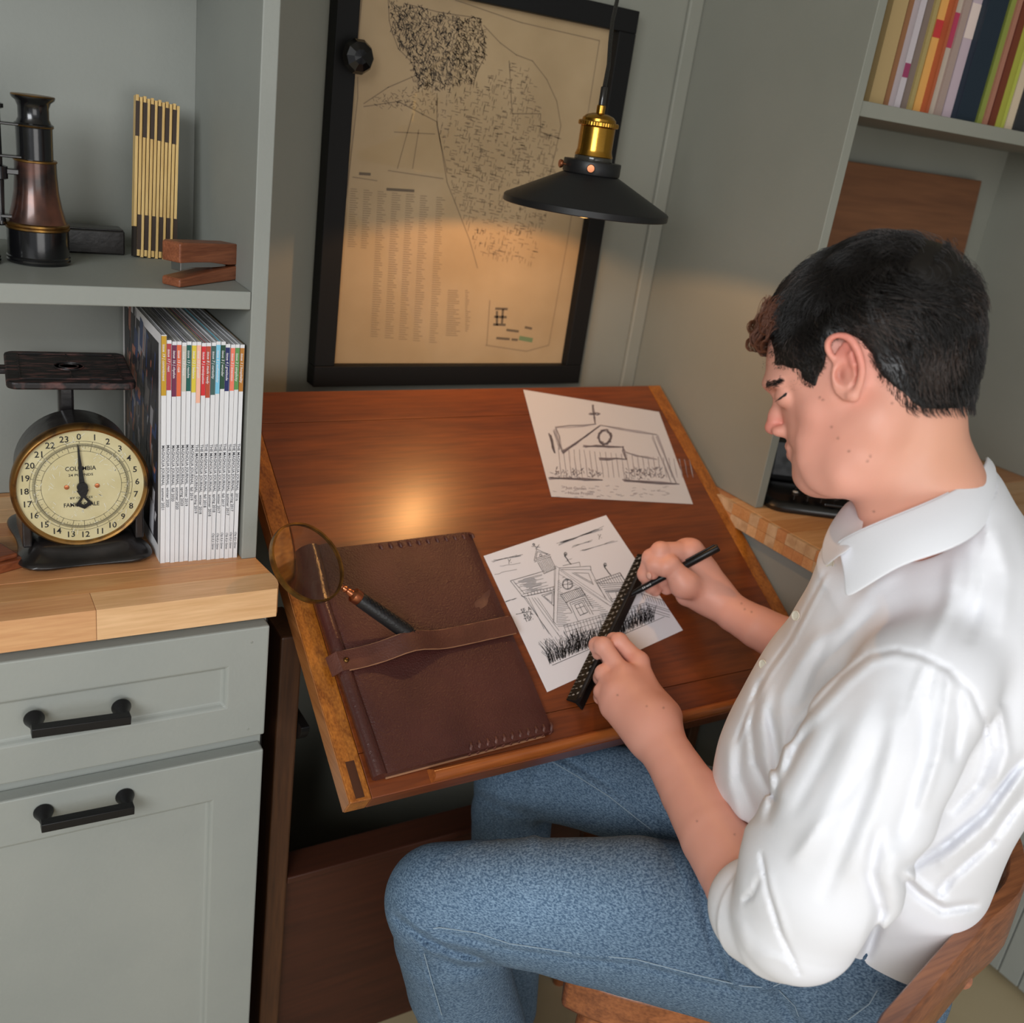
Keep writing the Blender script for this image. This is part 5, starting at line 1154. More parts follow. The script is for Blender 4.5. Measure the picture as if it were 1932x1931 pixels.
bs_.inputs['Subsurface Weight'].default_value = .12; bs_.inputs['Subsurface Radius'].default_value = (.9, .35, .2); bs_.inputs['Subsurface Scale'].default_value = .006
at = nt.nodes.new('ShaderNodeAttribute'); at.attribute_name = 'tone'; nt.links.new(at.outputs['Color'], bs_.inputs['Base Color'])
bo = np_mesh('body', VP_, F_, skin, person)
# skin tone map: redder ear (shade painted in its hollows), nose, lips and knuckles, warmer neck, a few moles
base = np.array(srgb(232, 168, 148)[:3]); tone = np.tile(base, (len(VP_), 1))
def blend(mask, col): tone[:] = tone * (1 - mask[:, None]) + np.array(srgb(*col)[:3]) * mask[:, None]
def blob(c, r): return np.exp(-((VP_ - c) ** 2).sum(1) / (r * r))
ha, hb, hc = toab(VP_)
for s2 in (1, -1):
    blend(np.clip(blob(H(1615, 680, s2 * .088), .020) + blob(H(1588, 642, s2 * .085), .014), 0, 1) * .65, (232, 134, 120)); blend(blob(H(1560, 800, s2 * .06), .05) * .35, (230, 150, 132))
blend(np.clip(blob(H(1594, 708, .072), .0075) * 1.2, 0, 1) * .6, (150, 84, 72)); blend(blob(H(1588, 662, .077), .006) * .5, (176, 100, 88))  # shade painted into the hollows of the near ear
blend(blob(H(1458, 806), .015) * .75, (222, 120, 108)); blend(np.clip(1.5 * blob(H(1490, 845), .0042) + 1.5 * blob(H(1493, 858), .0052) + 1.3 * blob(H(1497, 856, .009), .0042) + 1.2 * blob(H(1496, 846, .009), .0035), 0, 1) * .7, (198, 112, 104))
blend(blob(H(1770, 850, .04), .07) * .45, (206, 154, 116)); blend(blob(H(1478, 752, .036), .010) * .4, (190, 128, 108))
for k_ in (iM, mM, rM, tM_, riM): blend(blob(k_[0], .014) * .5, (224, 140, 122))
for x, y in ((1573, 799), (1604, 841), (1680, 756), (1642, 849), (1533, 714), (1552, 747), (1558, 751), (1637, 858), (1648, 953), (1662, 971), (1585, 818)): blend(np.exp(-((ha - hab(x, y)[0]) ** 2 + (hb - hab(x, y)[1]) ** 2) / (.0011 ** 2)) * (hc > 0) * .7, (120, 76, 60))
X_, Y_, Z_ = px_of(VP_)
for x, y in ((1399, 1139), (1405, 1150), (1418, 1155), (1220, 1333), (1252, 1336), (1315, 1550), (1386, 1575), (1165, 1312)): blend(np.exp(-((X_ - x) ** 2 + (Y_ - y) ** 2) / 3.5) * .6, (120, 80, 64))
ca = bo.data.color_attributes.new('tone', 'FLOAT_COLOR', 'POINT'); ca.data.foreach_set('color', np.column_stack([tone, np.ones(len(tone))]).astype(np.float32).ravel())
# ---- fingernails
nail = mat('fingernail', srgb(232, 178, 160), .25)
def nailm(c, n_, t_, l=.0055, w_=.0048):
    n_ = n_ / np.linalg.norm(n_); t_ = t_ - t_ @ n_ * n_; t_ /= np.linalg.norm(t_); b_ = np.cross(n_, t_); A_ = Matrix([[t_[i], b_[i], n_[i], c[i]] for i in range(3)] + [[0, 0, 0, 1]])
    vs = [(l * math.cos(a) * q, w_ * math.sin(a) * q, .0006 * (1 - q * q)) for q in (1, .6) for a in [k * math.pi / 8 for k in range(16)]] + [(0, 0, .0007)]
    fs = [(i, (i + 1) % 16, 16 + (i + 1) % 16, 16 + i) for i in range(16)] + [(16 + i, 16 + (i + 1) % 16, 32) for i in range(16)]
    MB().add(vs, fs, A_).build('fingernail', nail, bo, smooth=80, solid=.0005)
tc_ = CAMPOS - riM[0]; tc_ /= np.linalg.norm(tc_)
jI = jt(1232, 1084, .072, 13)[0]; nI = tc_ * .6 - FR_ * .55 + FD_ * .2; nailm(jI + nI / np.linalg.norm(nI) * .0098, nI, hT(1233, 1094, .066)[0] - hT(1237, 1070, .082)[0])
# ---- rays onto a modelled surface
def trace(root, x, y, t0=.75, t1=1.9, out=0.0):
    r = ray(x, y); n = np.linalg.norm(r); t = t0
    for _ in range(200):
        P = CAMPOS + r * t; d = root.ev(P[None], P, .05); d = .03 if d is None else float(d[0])
        if d < .0004: break
        t += max(d * .6, .0003) / n
        if t > t1: return None
    return CAMPOS + r * (t - out / n)
class Puff:
    """cushion form: an outline in a plane, rounded towards it, with its own half thickness"""
    def __init__(s, O, a, b, c, poly, ctrl, p=2.2, pad=.03):
        s.O, s.xa, s.xb, s.xc, s.p = O, a, b, c, p
        P = smooth_poly([s.ab(*q) for q in poly]); lo = P.min(0) - pad; hi = P.max(0) + pad; s.lo, s.hi = lo, hi
        s.d = Grid2(lambda Q: poly_sd(Q, P), lo, hi, 160); C_ = np.array([s.ab(q[0], q[1]) for q in ctrl]); W_ = np.array([q[2:] for q in ctrl]) / 1000
        def f(Q): d = ((Q[:, None] - C_[None]) ** 2).sum(2) + 4e-4; w_ = d ** -1.3; w_ /= w_.sum(1, keepdims=True); return w_ @ W_
        s.w = Grid2(lambda Q: f(Q)[:, 0], lo, hi, 80); s.s = Grid2(lambda Q: f(Q)[:, 1], lo, hi, 80); s.W = W_[:, 0].max()
    def ab(s, x, y): r = ray(x, y); k = ((s.O - CAMPOS) @ s.xc) / (r @ s.xc); q = CAMPOS + r * k - s.O; return q @ s.xa, q @ s.xb
    def bound(s): m = (s.lo + s.hi) / 2; return s.O + s.xa * m[0] + s.xb * m[1], float(np.hypot(*((s.hi - s.lo) / 2)) + s.W * .5)
    def ev(s, P, c, R):
        q = P - s.O; a, b, c = q @ s.xa, q @ s.xb, np.abs(q @ s.xc); t = -s.d(a, b); W = s.w(a, b); S = s.s(a, b)
        G = (np.maximum((S - t) / S, 0) ** s.p + (c / W) ** s.p) ** (1 / s.p) - 1; return G * np.minimum(S, W) * .8
# ================================================================== shirt
Nk = dp(1750, 1000, 1.01); U_ = (Nk - Hm) / np.linalg.norm(Nk - Hm); c_ = SHL - SHR; c_ = c_ - (c_ @ U_) * U_; c_ /= np.linalg.norm(c_); f_ = np.cross(U_, c_)
if f_ @ (-FR_) < 0: f_ = -f_
tpoly = [(1552, 1040), (1540, 1062), (1520, 1110), (1497, 1158), (1475, 1200), (1440, 1240), (1418, 1270), (1392, 1318), (1366, 1370), (1353, 1440), (1357, 1495), (1400, 1600), (1460, 1700), (1540, 1790), (1620, 1818), (1700, 1836), (1752, 1822), (1796, 1772), (1850, 1695), (1892, 1600), (1930, 1515),
         (1990, 1400), (2020, 1250), (1995, 1100), (1930, 980), (1868, 905), (1760, 960), (1640, 1005)]
tct = [(1560, 1060, 70, 70), (1620, 1040, 76, 50), (1700, 1000, 84, 46), (1800, 950, 90, 50), (1900, 980, 100, 70), (1700, 1110, 150, 70), (1850, 1090, 165, 80), (1760, 1045, 135, 60), (1830, 1010, 135, 60), (1540, 1200, 130, 110), (1700, 1250, 170, 120), (1900, 1250, 175, 110), (1450, 1400, 140, 110), (1650, 1450, 165, 130), (1850, 1450, 165, 110), (1450, 1600, 150, 110), (1650, 1700, 165, 120), (1780, 1700, 160, 100)]
SHIRT = Node(); SHIRT.u(Puff(Nk + (Hm - Nk) * .4, f_, U_, c_, tpoly, tct), 0)
SL = [jd(*q) for q in ((1735, 1300, .90, 125), (1668, 1400, .90, 140), (1606, 1520, .915, 148), (1545, 1640, .945, 146), (1503, 1728, .965, 124))]
SHIRT.u(chain(Node(), [p for p, r in SL], [r for p, r in SL], .008), .035)
cf = [jd(1422, 1706, 1.02, 66), jd(1436, 1716, 1.01, 98), jd(1476, 1736, .985, 112)]
CU = Node(); chain(CU, [p for p, r in cf], [r for p, r in cf], .012); SHIRT.u(CU, .004)
SR = Node(); SR.u(Cone(SHR, AR[-1][0], .075, .060), 0).u(Cone(AR[-1][0], AR[-2][0] * .3 + AR[-1][0] * .7, .060, .052), .01); SHIRT.u(SR, .03)
fa = AL[3][0]; fb = AL[-1][0]; fd = (fb - fa) / np.linalg.norm(fb - fa)
SHIRT.cut(Cone(fa, AL[5][0] + fd * .02, .040, .0475), .006)
nd_ = Node(); nd_.u(Cone(H(1735, 900), H(1752, 962), .063, .058), 0); SHIRT.cut(nd_, .004)
def poly_folds(lst): return [(a, b, w_ * (1.3 if w_ > 5 else 1), k * (.72 if w_ > 5 else .8)) for pts, w_, k in lst for a, b in zip(pts[:-1], pts[1:])]
shirt_folds = poly_folds([
    ([(1556, 1082), (1530, 1130), (1490, 1205), (1450, 1262), (1415, 1325), (1388, 1400)], 4, -.0016), ([(1562, 1085), (1536, 1135), (1497, 1212), (1456, 1270), (1422, 1332), (1396, 1400)], 4, .0014),
    ([(1545, 1195), (1510, 1250), (1478, 1310), (1468, 1370)], 9, .0035), ([(1560, 1215), (1530, 1270), (1505, 1330)], 8, -.003), ([(1640, 1130), (1590, 1180), (1540, 1215)], 10, .003), ([(1655, 1150), (1600, 1200), (1560, 1240)], 8, -.0025),
    ([(1690, 1080), (1640, 1110), (1600, 1150)], 10, .003), ([(1432, 1290), (1416, 1365), (1424, 1440), (1456, 1505)], 6, -.005), ([(1448, 1300), (1438, 1365), (1444, 1430), (1462, 1490)], 9, .005),
    ([(1448, 1340), (1467, 1420), (1462, 1510)], 6, -.005), ([(1480, 1350), (1478, 1420), (1470, 1500)], 8, .004), ([(1400, 1380), (1395, 1460), (1425, 1540)], 8, -.004), ([(1374, 1400), (1376, 1480), (1400, 1560)], 8, .004),
    ([(1690, 1226), (1640, 1235), (1590, 1275), (1540, 1330), (1500, 1372), (1484, 1400)], 5, -.0028), ([(1690, 1238), (1645, 1250), (1600, 1288), (1550, 1342), (1512, 1384)], 7, .0030),
    ([(1690, 1226), (1740, 1236), (1790, 1262), (1835, 1305), (1858, 1360), (1866, 1420)], 5, -.0032), ([(1690, 1240), (1735, 1250), (1780, 1276), (1822, 1318), (1845, 1370)], 7, .0028),
    ([(1745, 1256), (1728, 1300), (1712, 1360)], 6, .0035), ([(1762, 1262), (1752, 1310), (1742, 1360)], 5, -.0035), ([(1790, 1275), (1786, 1330), (1772, 1420), (1740, 1520)], 8, .006), ([(1812, 1296), (1812, 1360), (1800, 1430)], 7, -.006),
    ([(1750, 1340), (1742, 1430), (1715, 1520), (1690, 1590)], 12, -.009), ([(1700, 1330), (1680, 1430), (1650, 1530), (1610, 1640)], 18, .007), ([(1668, 1380), (1640, 1480), (1600, 1580), (1556, 1690)], 11, -.005), ([(1640, 1330), (1600, 1430), (1560, 1530), (1510, 1620)], 16, .005),
    ([(1580, 1380), (1545, 1450), (1500, 1530)], 10, -.004), ([(1530, 1370), (1500, 1420), (1470, 1480), (1448, 1545)], 8, -.008), ([(1555, 1560), (1600, 1500), (1640, 1440)], 9, -.003), ([(1500, 1620), (1545, 1560), (1590, 1520)], 8, .003),
    ([(1656, 1570), (1642, 1650), (1662, 1720), (1636, 1800)], 9, -.012), ([(1690, 1590), (1680, 1660), (1700, 1730)], 14, .006), ([(1932, 1432), (1860, 1530), (1790, 1590), (1710, 1640)], 8, -.008), ([(1932, 1460), (1860, 1560), (1780, 1625)], 10, .006),
    ([(1932, 1500), (1868, 1590), (1790, 1660), (1770, 1690)], 7, -.006), ([(1700, 1655), (1735, 1690), (1778, 1718), (1840, 1708)], 6, -.006), ([(1708, 1644), (1745, 1678), (1785, 1704)], 6, .004), ([(1870, 1420), (1846, 1480), (1800, 1530)], 7, -.005), ([(1890, 1340), (1900, 1420), (1880, 1480)], 8, .005),
    ([(1880, 1010), (1900, 1080), (1890, 1180)], 14, .005), ([(1850, 1020), (1850, 1100), (1830, 1200)], 12, -.004), ([(1800, 1060), (1790, 1140), (1760, 1210)], 12, .004),
    ([(1436, 1612), (1448, 1680), (1472, 1760), (1508, 1838)], 4, -.006), ([(1444, 1640), (1462, 1700), (1486, 1770)], 6, .002), ([(1432, 1660), (1418, 1690), (1404, 1700)], 5, -.004), ([(1400, 1650), (1392, 1720), (1408, 1790)], 9, .002), ([(1500, 1830), (1470, 1810), (1430, 1800)], 6, .002)])
sh_m = mat('white_cotton', srgb(240, 241, 246), 1.0, bump=.10, bscale=900, spec=.12)
shirt_disp = lambda P: seg_ridge(P, shirt_folds) * 1.0 + vnoise(P, 22, 8) * .0030 + vnoise(P, 50, 9) * .0008
VS, FS = sdf_mesh(SHIRT, 0.0025, disp=shirt_disp, margin=.014)
shirt = np_mesh('shirt', VS, FS, sh_m, person)
# collar: stand and fold-over leaf on the near side, a shorter leaf beyond
def loft(rows, name, m, parent, th=.0016, sub=2):
    mb = MB(); vs = [p for r in rows for p in r]; n = len(rows[0]); mb.add([tuple(p) for p in vs], [(i * n + j, i * n + j + 1, (i + 1) * n + j + 1, (i + 1) * n + j) for i in range(len(rows) - 1) for j in range(n - 1)])
    return mb.build(name, m, parent, smooth=80, solid=th, sub=sub)
NC = lambda x, y, off: dp(x, y, .978 + off)
topc = [(1576, 1024, -.030), (1606, 1008, -.045), (1640, 992, -.056), (1690, 972, -.066), (1745, 950, -.068), (1800, 925, -.060), (1842, 899, -.040), (1864, 872, -.006), (1862, 858, .030)]
botc = [(1592, 1131, -.062), (1622, 1115, -.072), (1655, 1094, -.082), (1705, 1064, -.092), (1765, 1048, -.098), (1826, 1024, -.092), (1872, 986, -.064), (1884, 922, -.014), (1880, 888, .030)]
rows = []
for t in np.linspace(0, 1, 6):
    rows.append([NC(a[0] + (b[0] - a[0]) * t + 5 * math.sin(math.pi * t), a[1] + (b[1] - a[1]) * t, a[2] + (b[2] - a[2]) * t - .004 * math.sin(math.pi * t)) for a, b in zip(topc, botc)])
loft(rows, 'collar', sh_m, shirt)
rows = [[NC(x - dx_ * 3, y + dy_, o_ + .003 + k_) for x, y, o_ in topc] for dx_, dy_, k_ in ((0, 0, 0), (0, 12, .004), (0, 30, .010))]
loft(rows, 'collar_stand', sh_m, shirt)
fi = [(1600, 1040, -.055), (1622, 1010, -.035), (1632, 985, -.005), (1626, 962, .025), (1612, 944, .05)]; fo = [(1556, 1072, -.050), (1546, 1052, -.02), (1550, 1020, .01), (1566, 985, .04), (1592, 952, .065)]
loft([[NC(p[0] + (q[0] - p[0]) * t, p[1] + (q[1] - p[1]) * t - 5 * math.sin(math.pi * t), p[2] + (q[2] - p[2]) * t - .006 * math.sin(math.pi * t)) for p, q in zip(fi, fo)] for t in (0, .33, .66, 1)], 'collar_leaf', sh_m, shirt)
btn = mat('pearl_button', srgb(226, 218, 200), .25)
for x, y in ((1567, 1064), (1502, 1162), (1440, 1254)):
    p = trace(SHIRT, x, y, out=.001)
    if p is None: continue
    n_ = CAMPOS - p; n_ = n_ / np.linalg.norm(n_) * .6 - FR_ * .8; n_ /= np.linalg.norm(n_); q = Vector(n_).to_track_quat('Z', 'Y').to_matrix().to_4x4()
    MB().lathe([(.0052, 0), (.0056, .0008), (.0052, .0016), (.004, .0014), (.0036, .0010), (0, .0010)], 24, T3(*p) @ q).build('button', btn, shirt, smooth=40)
# ================================================================== jeans
JE = Node()
def leg(js, k=.004): return chain(Node(), [jd(*q)[0] for q in js], [jd(*q)[1] for q in js], k)
L1 = leg(((1590, 1800, 1.20, 150), (1400, 1768, 1.19, 158), (1200, 1727, 1.20, 143), (1000, 1705, 1.215, 116), (900, 1697, 1.225, 106), (828, 1698, 1.23, 98)))
L2 = leg(((836, 1702, 1.235, 98), (850, 1760, 1.265, 106), (868, 1850, 1.32, 99), (892, 1931, 1.37, 94), (945, 2060, 1.47, 84), (985, 2160, 1.56, 72)), .004)
LL = Node(); LL.u(L1, 0).u(L2, .02); JE.u(LL, 0)
R1 = leg(((1610, 1690, 1.30, 138), (1420, 1590, 1.33, 118), (1240, 1515, 1.38, 92), (1090, 1475, 1.44, 82), (985, 1462, 1.48, 78)))
R2 = leg(((972, 1470, 1.50, 78), (966, 1530, 1.53, 76), (962, 1620, 1.57, 72), (960, 1760, 1.60, 64), (956, 1900, 1.64, 56)), .004)
RL_ = Node(); RL_.u(R1, 0).u(R2, .02); JE.u(RL_, .012)
JE.u(Cone(HIPL + V(.01, 0, .0), HIPR + V(-.01, 0, .0), .108, .108), .04).u(Cone(Hm, Hm + V(0, 0, .13), .10, .10), .03)
jean_folds = [(a, b, w_, k * 1.5) for a, b, w_, k in poly_folds([
    ([(786, 1752), (830, 1752), (900, 1762), (960, 1782), (1080, 1800), (1200, 1812), (1300, 1838), (1400, 1862), (1450, 1866), (1490, 1852)], 5, .0022), ([(800, 1762), (860, 1768), (960, 1792), (1080, 1810), (1200, 1822), (1300, 1848), (1400, 1872)], 4, -.0022),
    ([(745, 1730), (772, 1752), (800, 1772), (850, 1795), (920, 1812)], 6, -.006), ([(748, 1712), (790, 1750), (840, 1776), (905, 1790)], 6, .004), ([(760, 1745), (800, 1785), (820, 1800)], 5, .003), ([(830, 1806), (870, 1826), (930, 1828)], 8, -.004), ([(815, 1790), (860, 1812), (915, 1818)], 6, .003),
    ([(790, 1790), (808, 1850), (830, 1931)], 4, .0018), ([(798, 1790), (816, 1850), (838, 1931)], 4, -.0018),
    ([(1312, 1600), (1322, 1680), (1345, 1790), (1372, 1860)], 6, -.005), ([(1330, 1620), (1342, 1700), (1368, 1790), (1390, 1860)], 6, .005), ([(1360, 1700), (1388, 1790), (1420, 1860)], 6, -.004), ([(1400, 1760), (1430, 1830), (1460, 1880)], 7, .004), ([(1285, 1600), (1300, 1700), (1330, 1800)], 8, .003),
    ([(1460, 1870), (1480, 1900), (1500, 1931)], 6, -.004), ([(1490, 1865), (1510, 1900), (1530, 1931)], 6, .003), ([(1030, 1428), (1090, 1462), (1150, 1500), (1200, 1540), (1240, 1572)], 4, .0030), ([(1044, 1420), (1104, 1454), (1164, 1492), (1214, 1532), (1250, 1560)], 4, -.003),
    ([(900, 1500), (960, 1530), (1020, 1540)], 8, -.004), ([(1010, 1450), (1000, 1520), (1010, 1590)], 8, .003), ([(940, 1480), (935, 1540), (940, 1590)], 3, .0015)])]
for k in range(20):
    t = k / 19; x = 830 + 560 * t; jean_folds.append(((x, 1738 + 118 * t + (14 if k % 2 else 8)), (x + 3, 1754 + 112 * t), 5, -.0012))
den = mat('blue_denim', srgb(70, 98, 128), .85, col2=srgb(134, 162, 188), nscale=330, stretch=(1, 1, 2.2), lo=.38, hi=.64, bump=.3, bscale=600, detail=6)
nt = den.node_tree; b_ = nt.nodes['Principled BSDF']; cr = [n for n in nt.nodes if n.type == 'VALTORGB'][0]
atn = nt.nodes.new('ShaderNodeAttribute'); atn.attribute_name = 'denim_tint'; mxn = nt.nodes.new('ShaderNodeMix'); mxn.data_type = 'RGBA'; mxn.blend_type = 'MULTIPLY'; mxn.inputs[0].default_value = 1
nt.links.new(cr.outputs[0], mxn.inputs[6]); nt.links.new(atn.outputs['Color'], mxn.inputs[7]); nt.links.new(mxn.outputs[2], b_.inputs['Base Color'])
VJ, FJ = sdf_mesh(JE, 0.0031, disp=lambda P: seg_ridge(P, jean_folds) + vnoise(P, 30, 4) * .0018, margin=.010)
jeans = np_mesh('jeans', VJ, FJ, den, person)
X_, Y_, Z_ = px_of(VJ); denim_tint = np.full((len(VJ), 3), .66)
denim_tint += .42 * np.exp(-(((X_ - 1010) / 240) ** 2 + ((Y_ - 1690) / 90) ** 2))[:, None]; denim_tint -= .12 * np.exp(-((Y_ - 1600) / 60) ** 2 * (X_ > 1240))[:, None] * (X_ > 1240)[:, None]  # lighter over the middle of the thigh, darker along the lap
ca = jeans.data.color_attributes.new('denim_tint', 'FLOAT_COLOR', 'POINT'); ca.data.foreach_set('color', np.column_stack([denim_tint, np.ones(len(denim_tint))]).astype(np.float32).ravel())
thr = mat('pale_thread', srgb(146, 164, 178), .8); thd = mat('dark_thread', srgb(34, 44, 60), .8)
JE.prep()
def seam(pts, m, r=.0006, dash=None):
    P = []
    for a, b in zip(pts[:-1], pts[1:]):
        n = max(2, int(math.hypot(b[0] - a[0], b[1] - a[1]) / 9))
        for k in range(n):
            q = lerp(a, b, k / n); p = trace(JE, *q, t0=.9, out=.0022)
            if p is not None: P.append(tuple(p))
    if len(P) > 2: MB().tube(P, r, 5).build('seam_stitching', m, jeans)
seam([(800, 1754), (830, 1751), (900, 1761), (960, 1781), (1080, 1799), (1200, 1811), (1300, 1837), (1400, 1861), (1450, 1865), (1484, 1852)], thr, .0007)
seam([(800, 1800), (814, 1850), (836, 1925)], thr, .0006); seam([(1032, 1432), (1090, 1466), (1150, 1504), (1200, 1544), (1236, 1572)], thr, .0006)
seam([(1470, 1870), (1500, 1900), (1510, 1928)], thr, .0004); seam([(1600, 1925), (1640, 1895), (1660, 1862)], thr, .0007)
# belt loop and waistband corner below the shirt
# ================================================================== hair
R9 = np.random.default_rng(5)
hair_poly = [(1447, 668), (1444, 640), (1462, 640), (1466, 668), (1470, 688), (1492, 692), (1512, 697), (1526, 716), (1543, 727), (1549, 708), (1560, 690), (1565, 662), (1573, 645), (1591, 633), (1613, 637), (1632, 651), (1646, 672), (1662, 705), (1682, 728), (1700, 750), (1735, 765), (1790, 768), (1850, 764), (1890, 740), (1920, 560), (1860, 380), (1640, 340), (1440, 430), (1385, 560), (1400, 630)]
hpa = np.array([hab(*p) for p in hair_poly]); g_h = Grid2(lambda Q: poly_sd(Q, hpa), GLO, GHI, 200)
HB = Node(); HB.u(Fn(head_field, HO - e3 * .05, .19), 0); HB.prep()
CRW = hab(1782, 500)
def cap_field(P):
    a, b, c = toab(P); d = head_field(P) - .0012 - .0008 * vnoise(P, 120, 11) - .0034 * np.clip((b - .0) / .09, 0, 1) * (.8 + .4 * vnoise(P, 55, 12)) - .0065 * np.exp(-((a - CRW[0]) ** 2 + (b - CRW[1]) ** 2) / .035 ** 2); e = g_h(a, b) - .0008 + .0016 * vnoise(P, 300, 5)
    k = .003; h = np.maximum(k - np.abs(d - e), 0) / k; return (np.maximum(d, e) + h * h * k * .25) * .8
CAPN = Node(); CAPN.u(Fn(cap_field, HO + e3 * .02, .17), 0)
hair_m = mat('dark_brown_hair', srgb(20, 16, 14), .42, spec=.5); hair_m2 = mat('chestnut_curls', srgb(96, 52, 28), .45)
VH, FH = sdf_mesh(CAPN, .0022, margin=.01); hair = np_mesh('hair', VH, FH, hair_m, person, kind=None)
dirs = [(1450, 610, -.9, .5), (1430, 640, -.4, 1), (1500, 550, -.95, .35), (1470, 640, -.15, 1), (1500, 670, .2, 1), (1535, 690, .25, 1), (1555, 660, .5, .9), (1540, 600, -.4, .9), (1600, 600, .3, .95), (1600, 540, -.5, .7), (1600, 490, -1, .2), (1680, 470, -1, .0), (1680, 540, .0, 1), (1750, 480, -.4, -.2), (1790, 500, .8, .3), (1830, 580, .3, 1), (1760, 580, .5, .9), (1700, 620, .6, .9), (1640, 640, .8, .6), (1670, 690, .6, 1), (1740, 700, .1, 1), (1820, 680, -.1, 1), (1790, 750, -.2, 1), (1720, 740, .1, 1)]
DC_ = np.array([hab(d[0], d[1]) for d in dirs]); 
def dvec(x, y, dx, dy): a0 = hab(x, y); a1 = hab(x + dx * 10, y + dy * 10); q = np.array(a1) - a0; return q / np.linalg.norm(q)
DV_ = np.array([dvec(*d) for d in dirs])
def hdir(a, b):
    Q = np.stack([a, b], 1); d = ((Q[:, None] - DC_[None]) ** 2).sum(2) + 2e-5; w_ = d ** -1.5; w_ /= w_.sum(1, keepdims=True); return w_ @ DV_
def hgrad(P, e=.0008):
    g = np.stack([head_field(P + e * ax) - head_field(P - e * ax) for ax in np.eye(3)], 1); return g / (np.linalg.norm(g, axis=1, keepdims=True) + 1e-9)
def to_surf(P, h, it=3):
    for _ in range(it): f = head_field(P); P = P - hgrad(P) * (f - h)[:, None] * .9
    return P
ix = R9.integers(0, len(VH), 20000); P0 = VH[ix] + R9.normal(size=(20000, 3)) * .0015; a, b, c = toab(P0); ok = g_h(a, b) < -.0005
P0 = to_surf(P0[ok], .0030); a, b, c = toab(P0); NSTR = len(P0); STEP = 9
top_ = np.clip((b - .035) / .05, 0, 1); front = np.clip((a - .075) / .02, 0, 1)
len_ = (.018 + .026 * top_ + .012 * front + R9.uniform(-.004, .006, NSTR)); hmax = .0026 + .0055 * top_ + .003 * front * (b > -.01) + R9.uniform(-.0010, .0024, NSTR)
eg_ = np.clip(-g_h(a, b) / .022, .32, 1); eg_ = np.where(b < -.03, np.maximum(eg_, .6), eg_); fr_ = 1 - .62 * np.clip((a - .065) / .02, 0, 1); len_ = len_ * eg_ * fr_; hmax = hmax * eg_ * fr_
pts = [P0]; P = P0.copy(); ph = R9.uniform(0, .8, NSTR); rnd_ = R9.normal(size=NSTR) * 1.3; lk_ = vnoise(P0, 120, 55); lr_ = R9.random(NSTR) ** 2
for k in range(STEP - 1):
    a, b, c = toab(P); D2 = hdir(a, b); t = k / (STEP - 2)
    wv = vnoise(P0, 60, 21) * 1.5 + vnoise(P0, 150, 22) * 1.0; ang = wv * (.25 + .9 * t) + np.sin(t * 5 + ph) * .35
    crn = np.exp(-((a - CRW[0]) ** 2 + (b - CRW[1]) ** 2) / .03 ** 2); ang = ang + crn * rnd_
    D2 = np.stack([D2[:, 0] * np.cos(ang) - D2[:, 1] * np.sin(ang), D2[:, 0] * np.sin(ang) + D2[:, 1] * np.cos(ang)], 1)
    D3 = D2[:, :1] * e1 + D2[:, 1:] * e3; n = hgrad(P); D3 = D3 - (D3 * n).sum(1, keepdims=True) * n * .92; D3 /= np.linalg.norm(D3, axis=1, keepdims=True) + 1e-9
    lim_ = np.where(b < -.03, .008 + .010 * lr_, .0025 + .003 * lr_); go = (g_h(a, b) < lim_).astype(float); Pp = P; P = P + D3 * (len_ / STEP)[:, None]; tgt = .0034 + hmax * (1 + .55 * lk_) * math.sin(min(1, t * 1.15) * math.pi * .72); P = P - hgrad(P) * (head_field(P) - tgt)[:, None] * .6; P = np.where(go[:, None] > 0, P, Pp + (P - Pp) * .03)
    pts.append(P.copy())
def strands(name, PT, m, parent, r0=.00028, kind='stuff'):
    """PT: (points per strand, strands, 3) as native hair curves"""
    K, N = PT.shape[:2]; hc_ = bpy.data.hair_curves.new(name); hc_.add_curves([K] * N); o = np.array(OFF.get(parent.name, (0, 0, 0)))
    hc_.position_data.foreach_set('vector', (PT.transpose(1, 0, 2).reshape(-1, 3) - o).astype(np.float32).ravel())
    at_ = hc_.attributes.get('radius') or hc_.attributes.new('radius', 'FLOAT', 'POINT'); rad = np.tile(r0 * np.linspace(1, .35, K), N).astype(np.float32); at_.data.foreach_set('value', rad)
    hc_.materials.append(m); ob = bpy.data.objects.new(name, hc_); COL.objects.link(ob); OFF[ob.name] = tuple(o); ob.parent = parent; ob['kind'] = kind; return ob
PTS = np.stack(pts); hair_l = mat('lit_brown_hair', srgb(64, 52, 46), .34, spec=.6); sel = vnoise(P0, 70, 31) + R9.normal(size=NSTR) * .25 > .28  # lighter strand colour paints in the bright streaks on the locks
strands('hair_strands', PTS[:, ~sel], hair_m, hair); strands('hair_strands', PTS[:, sel], hair_l, hair)
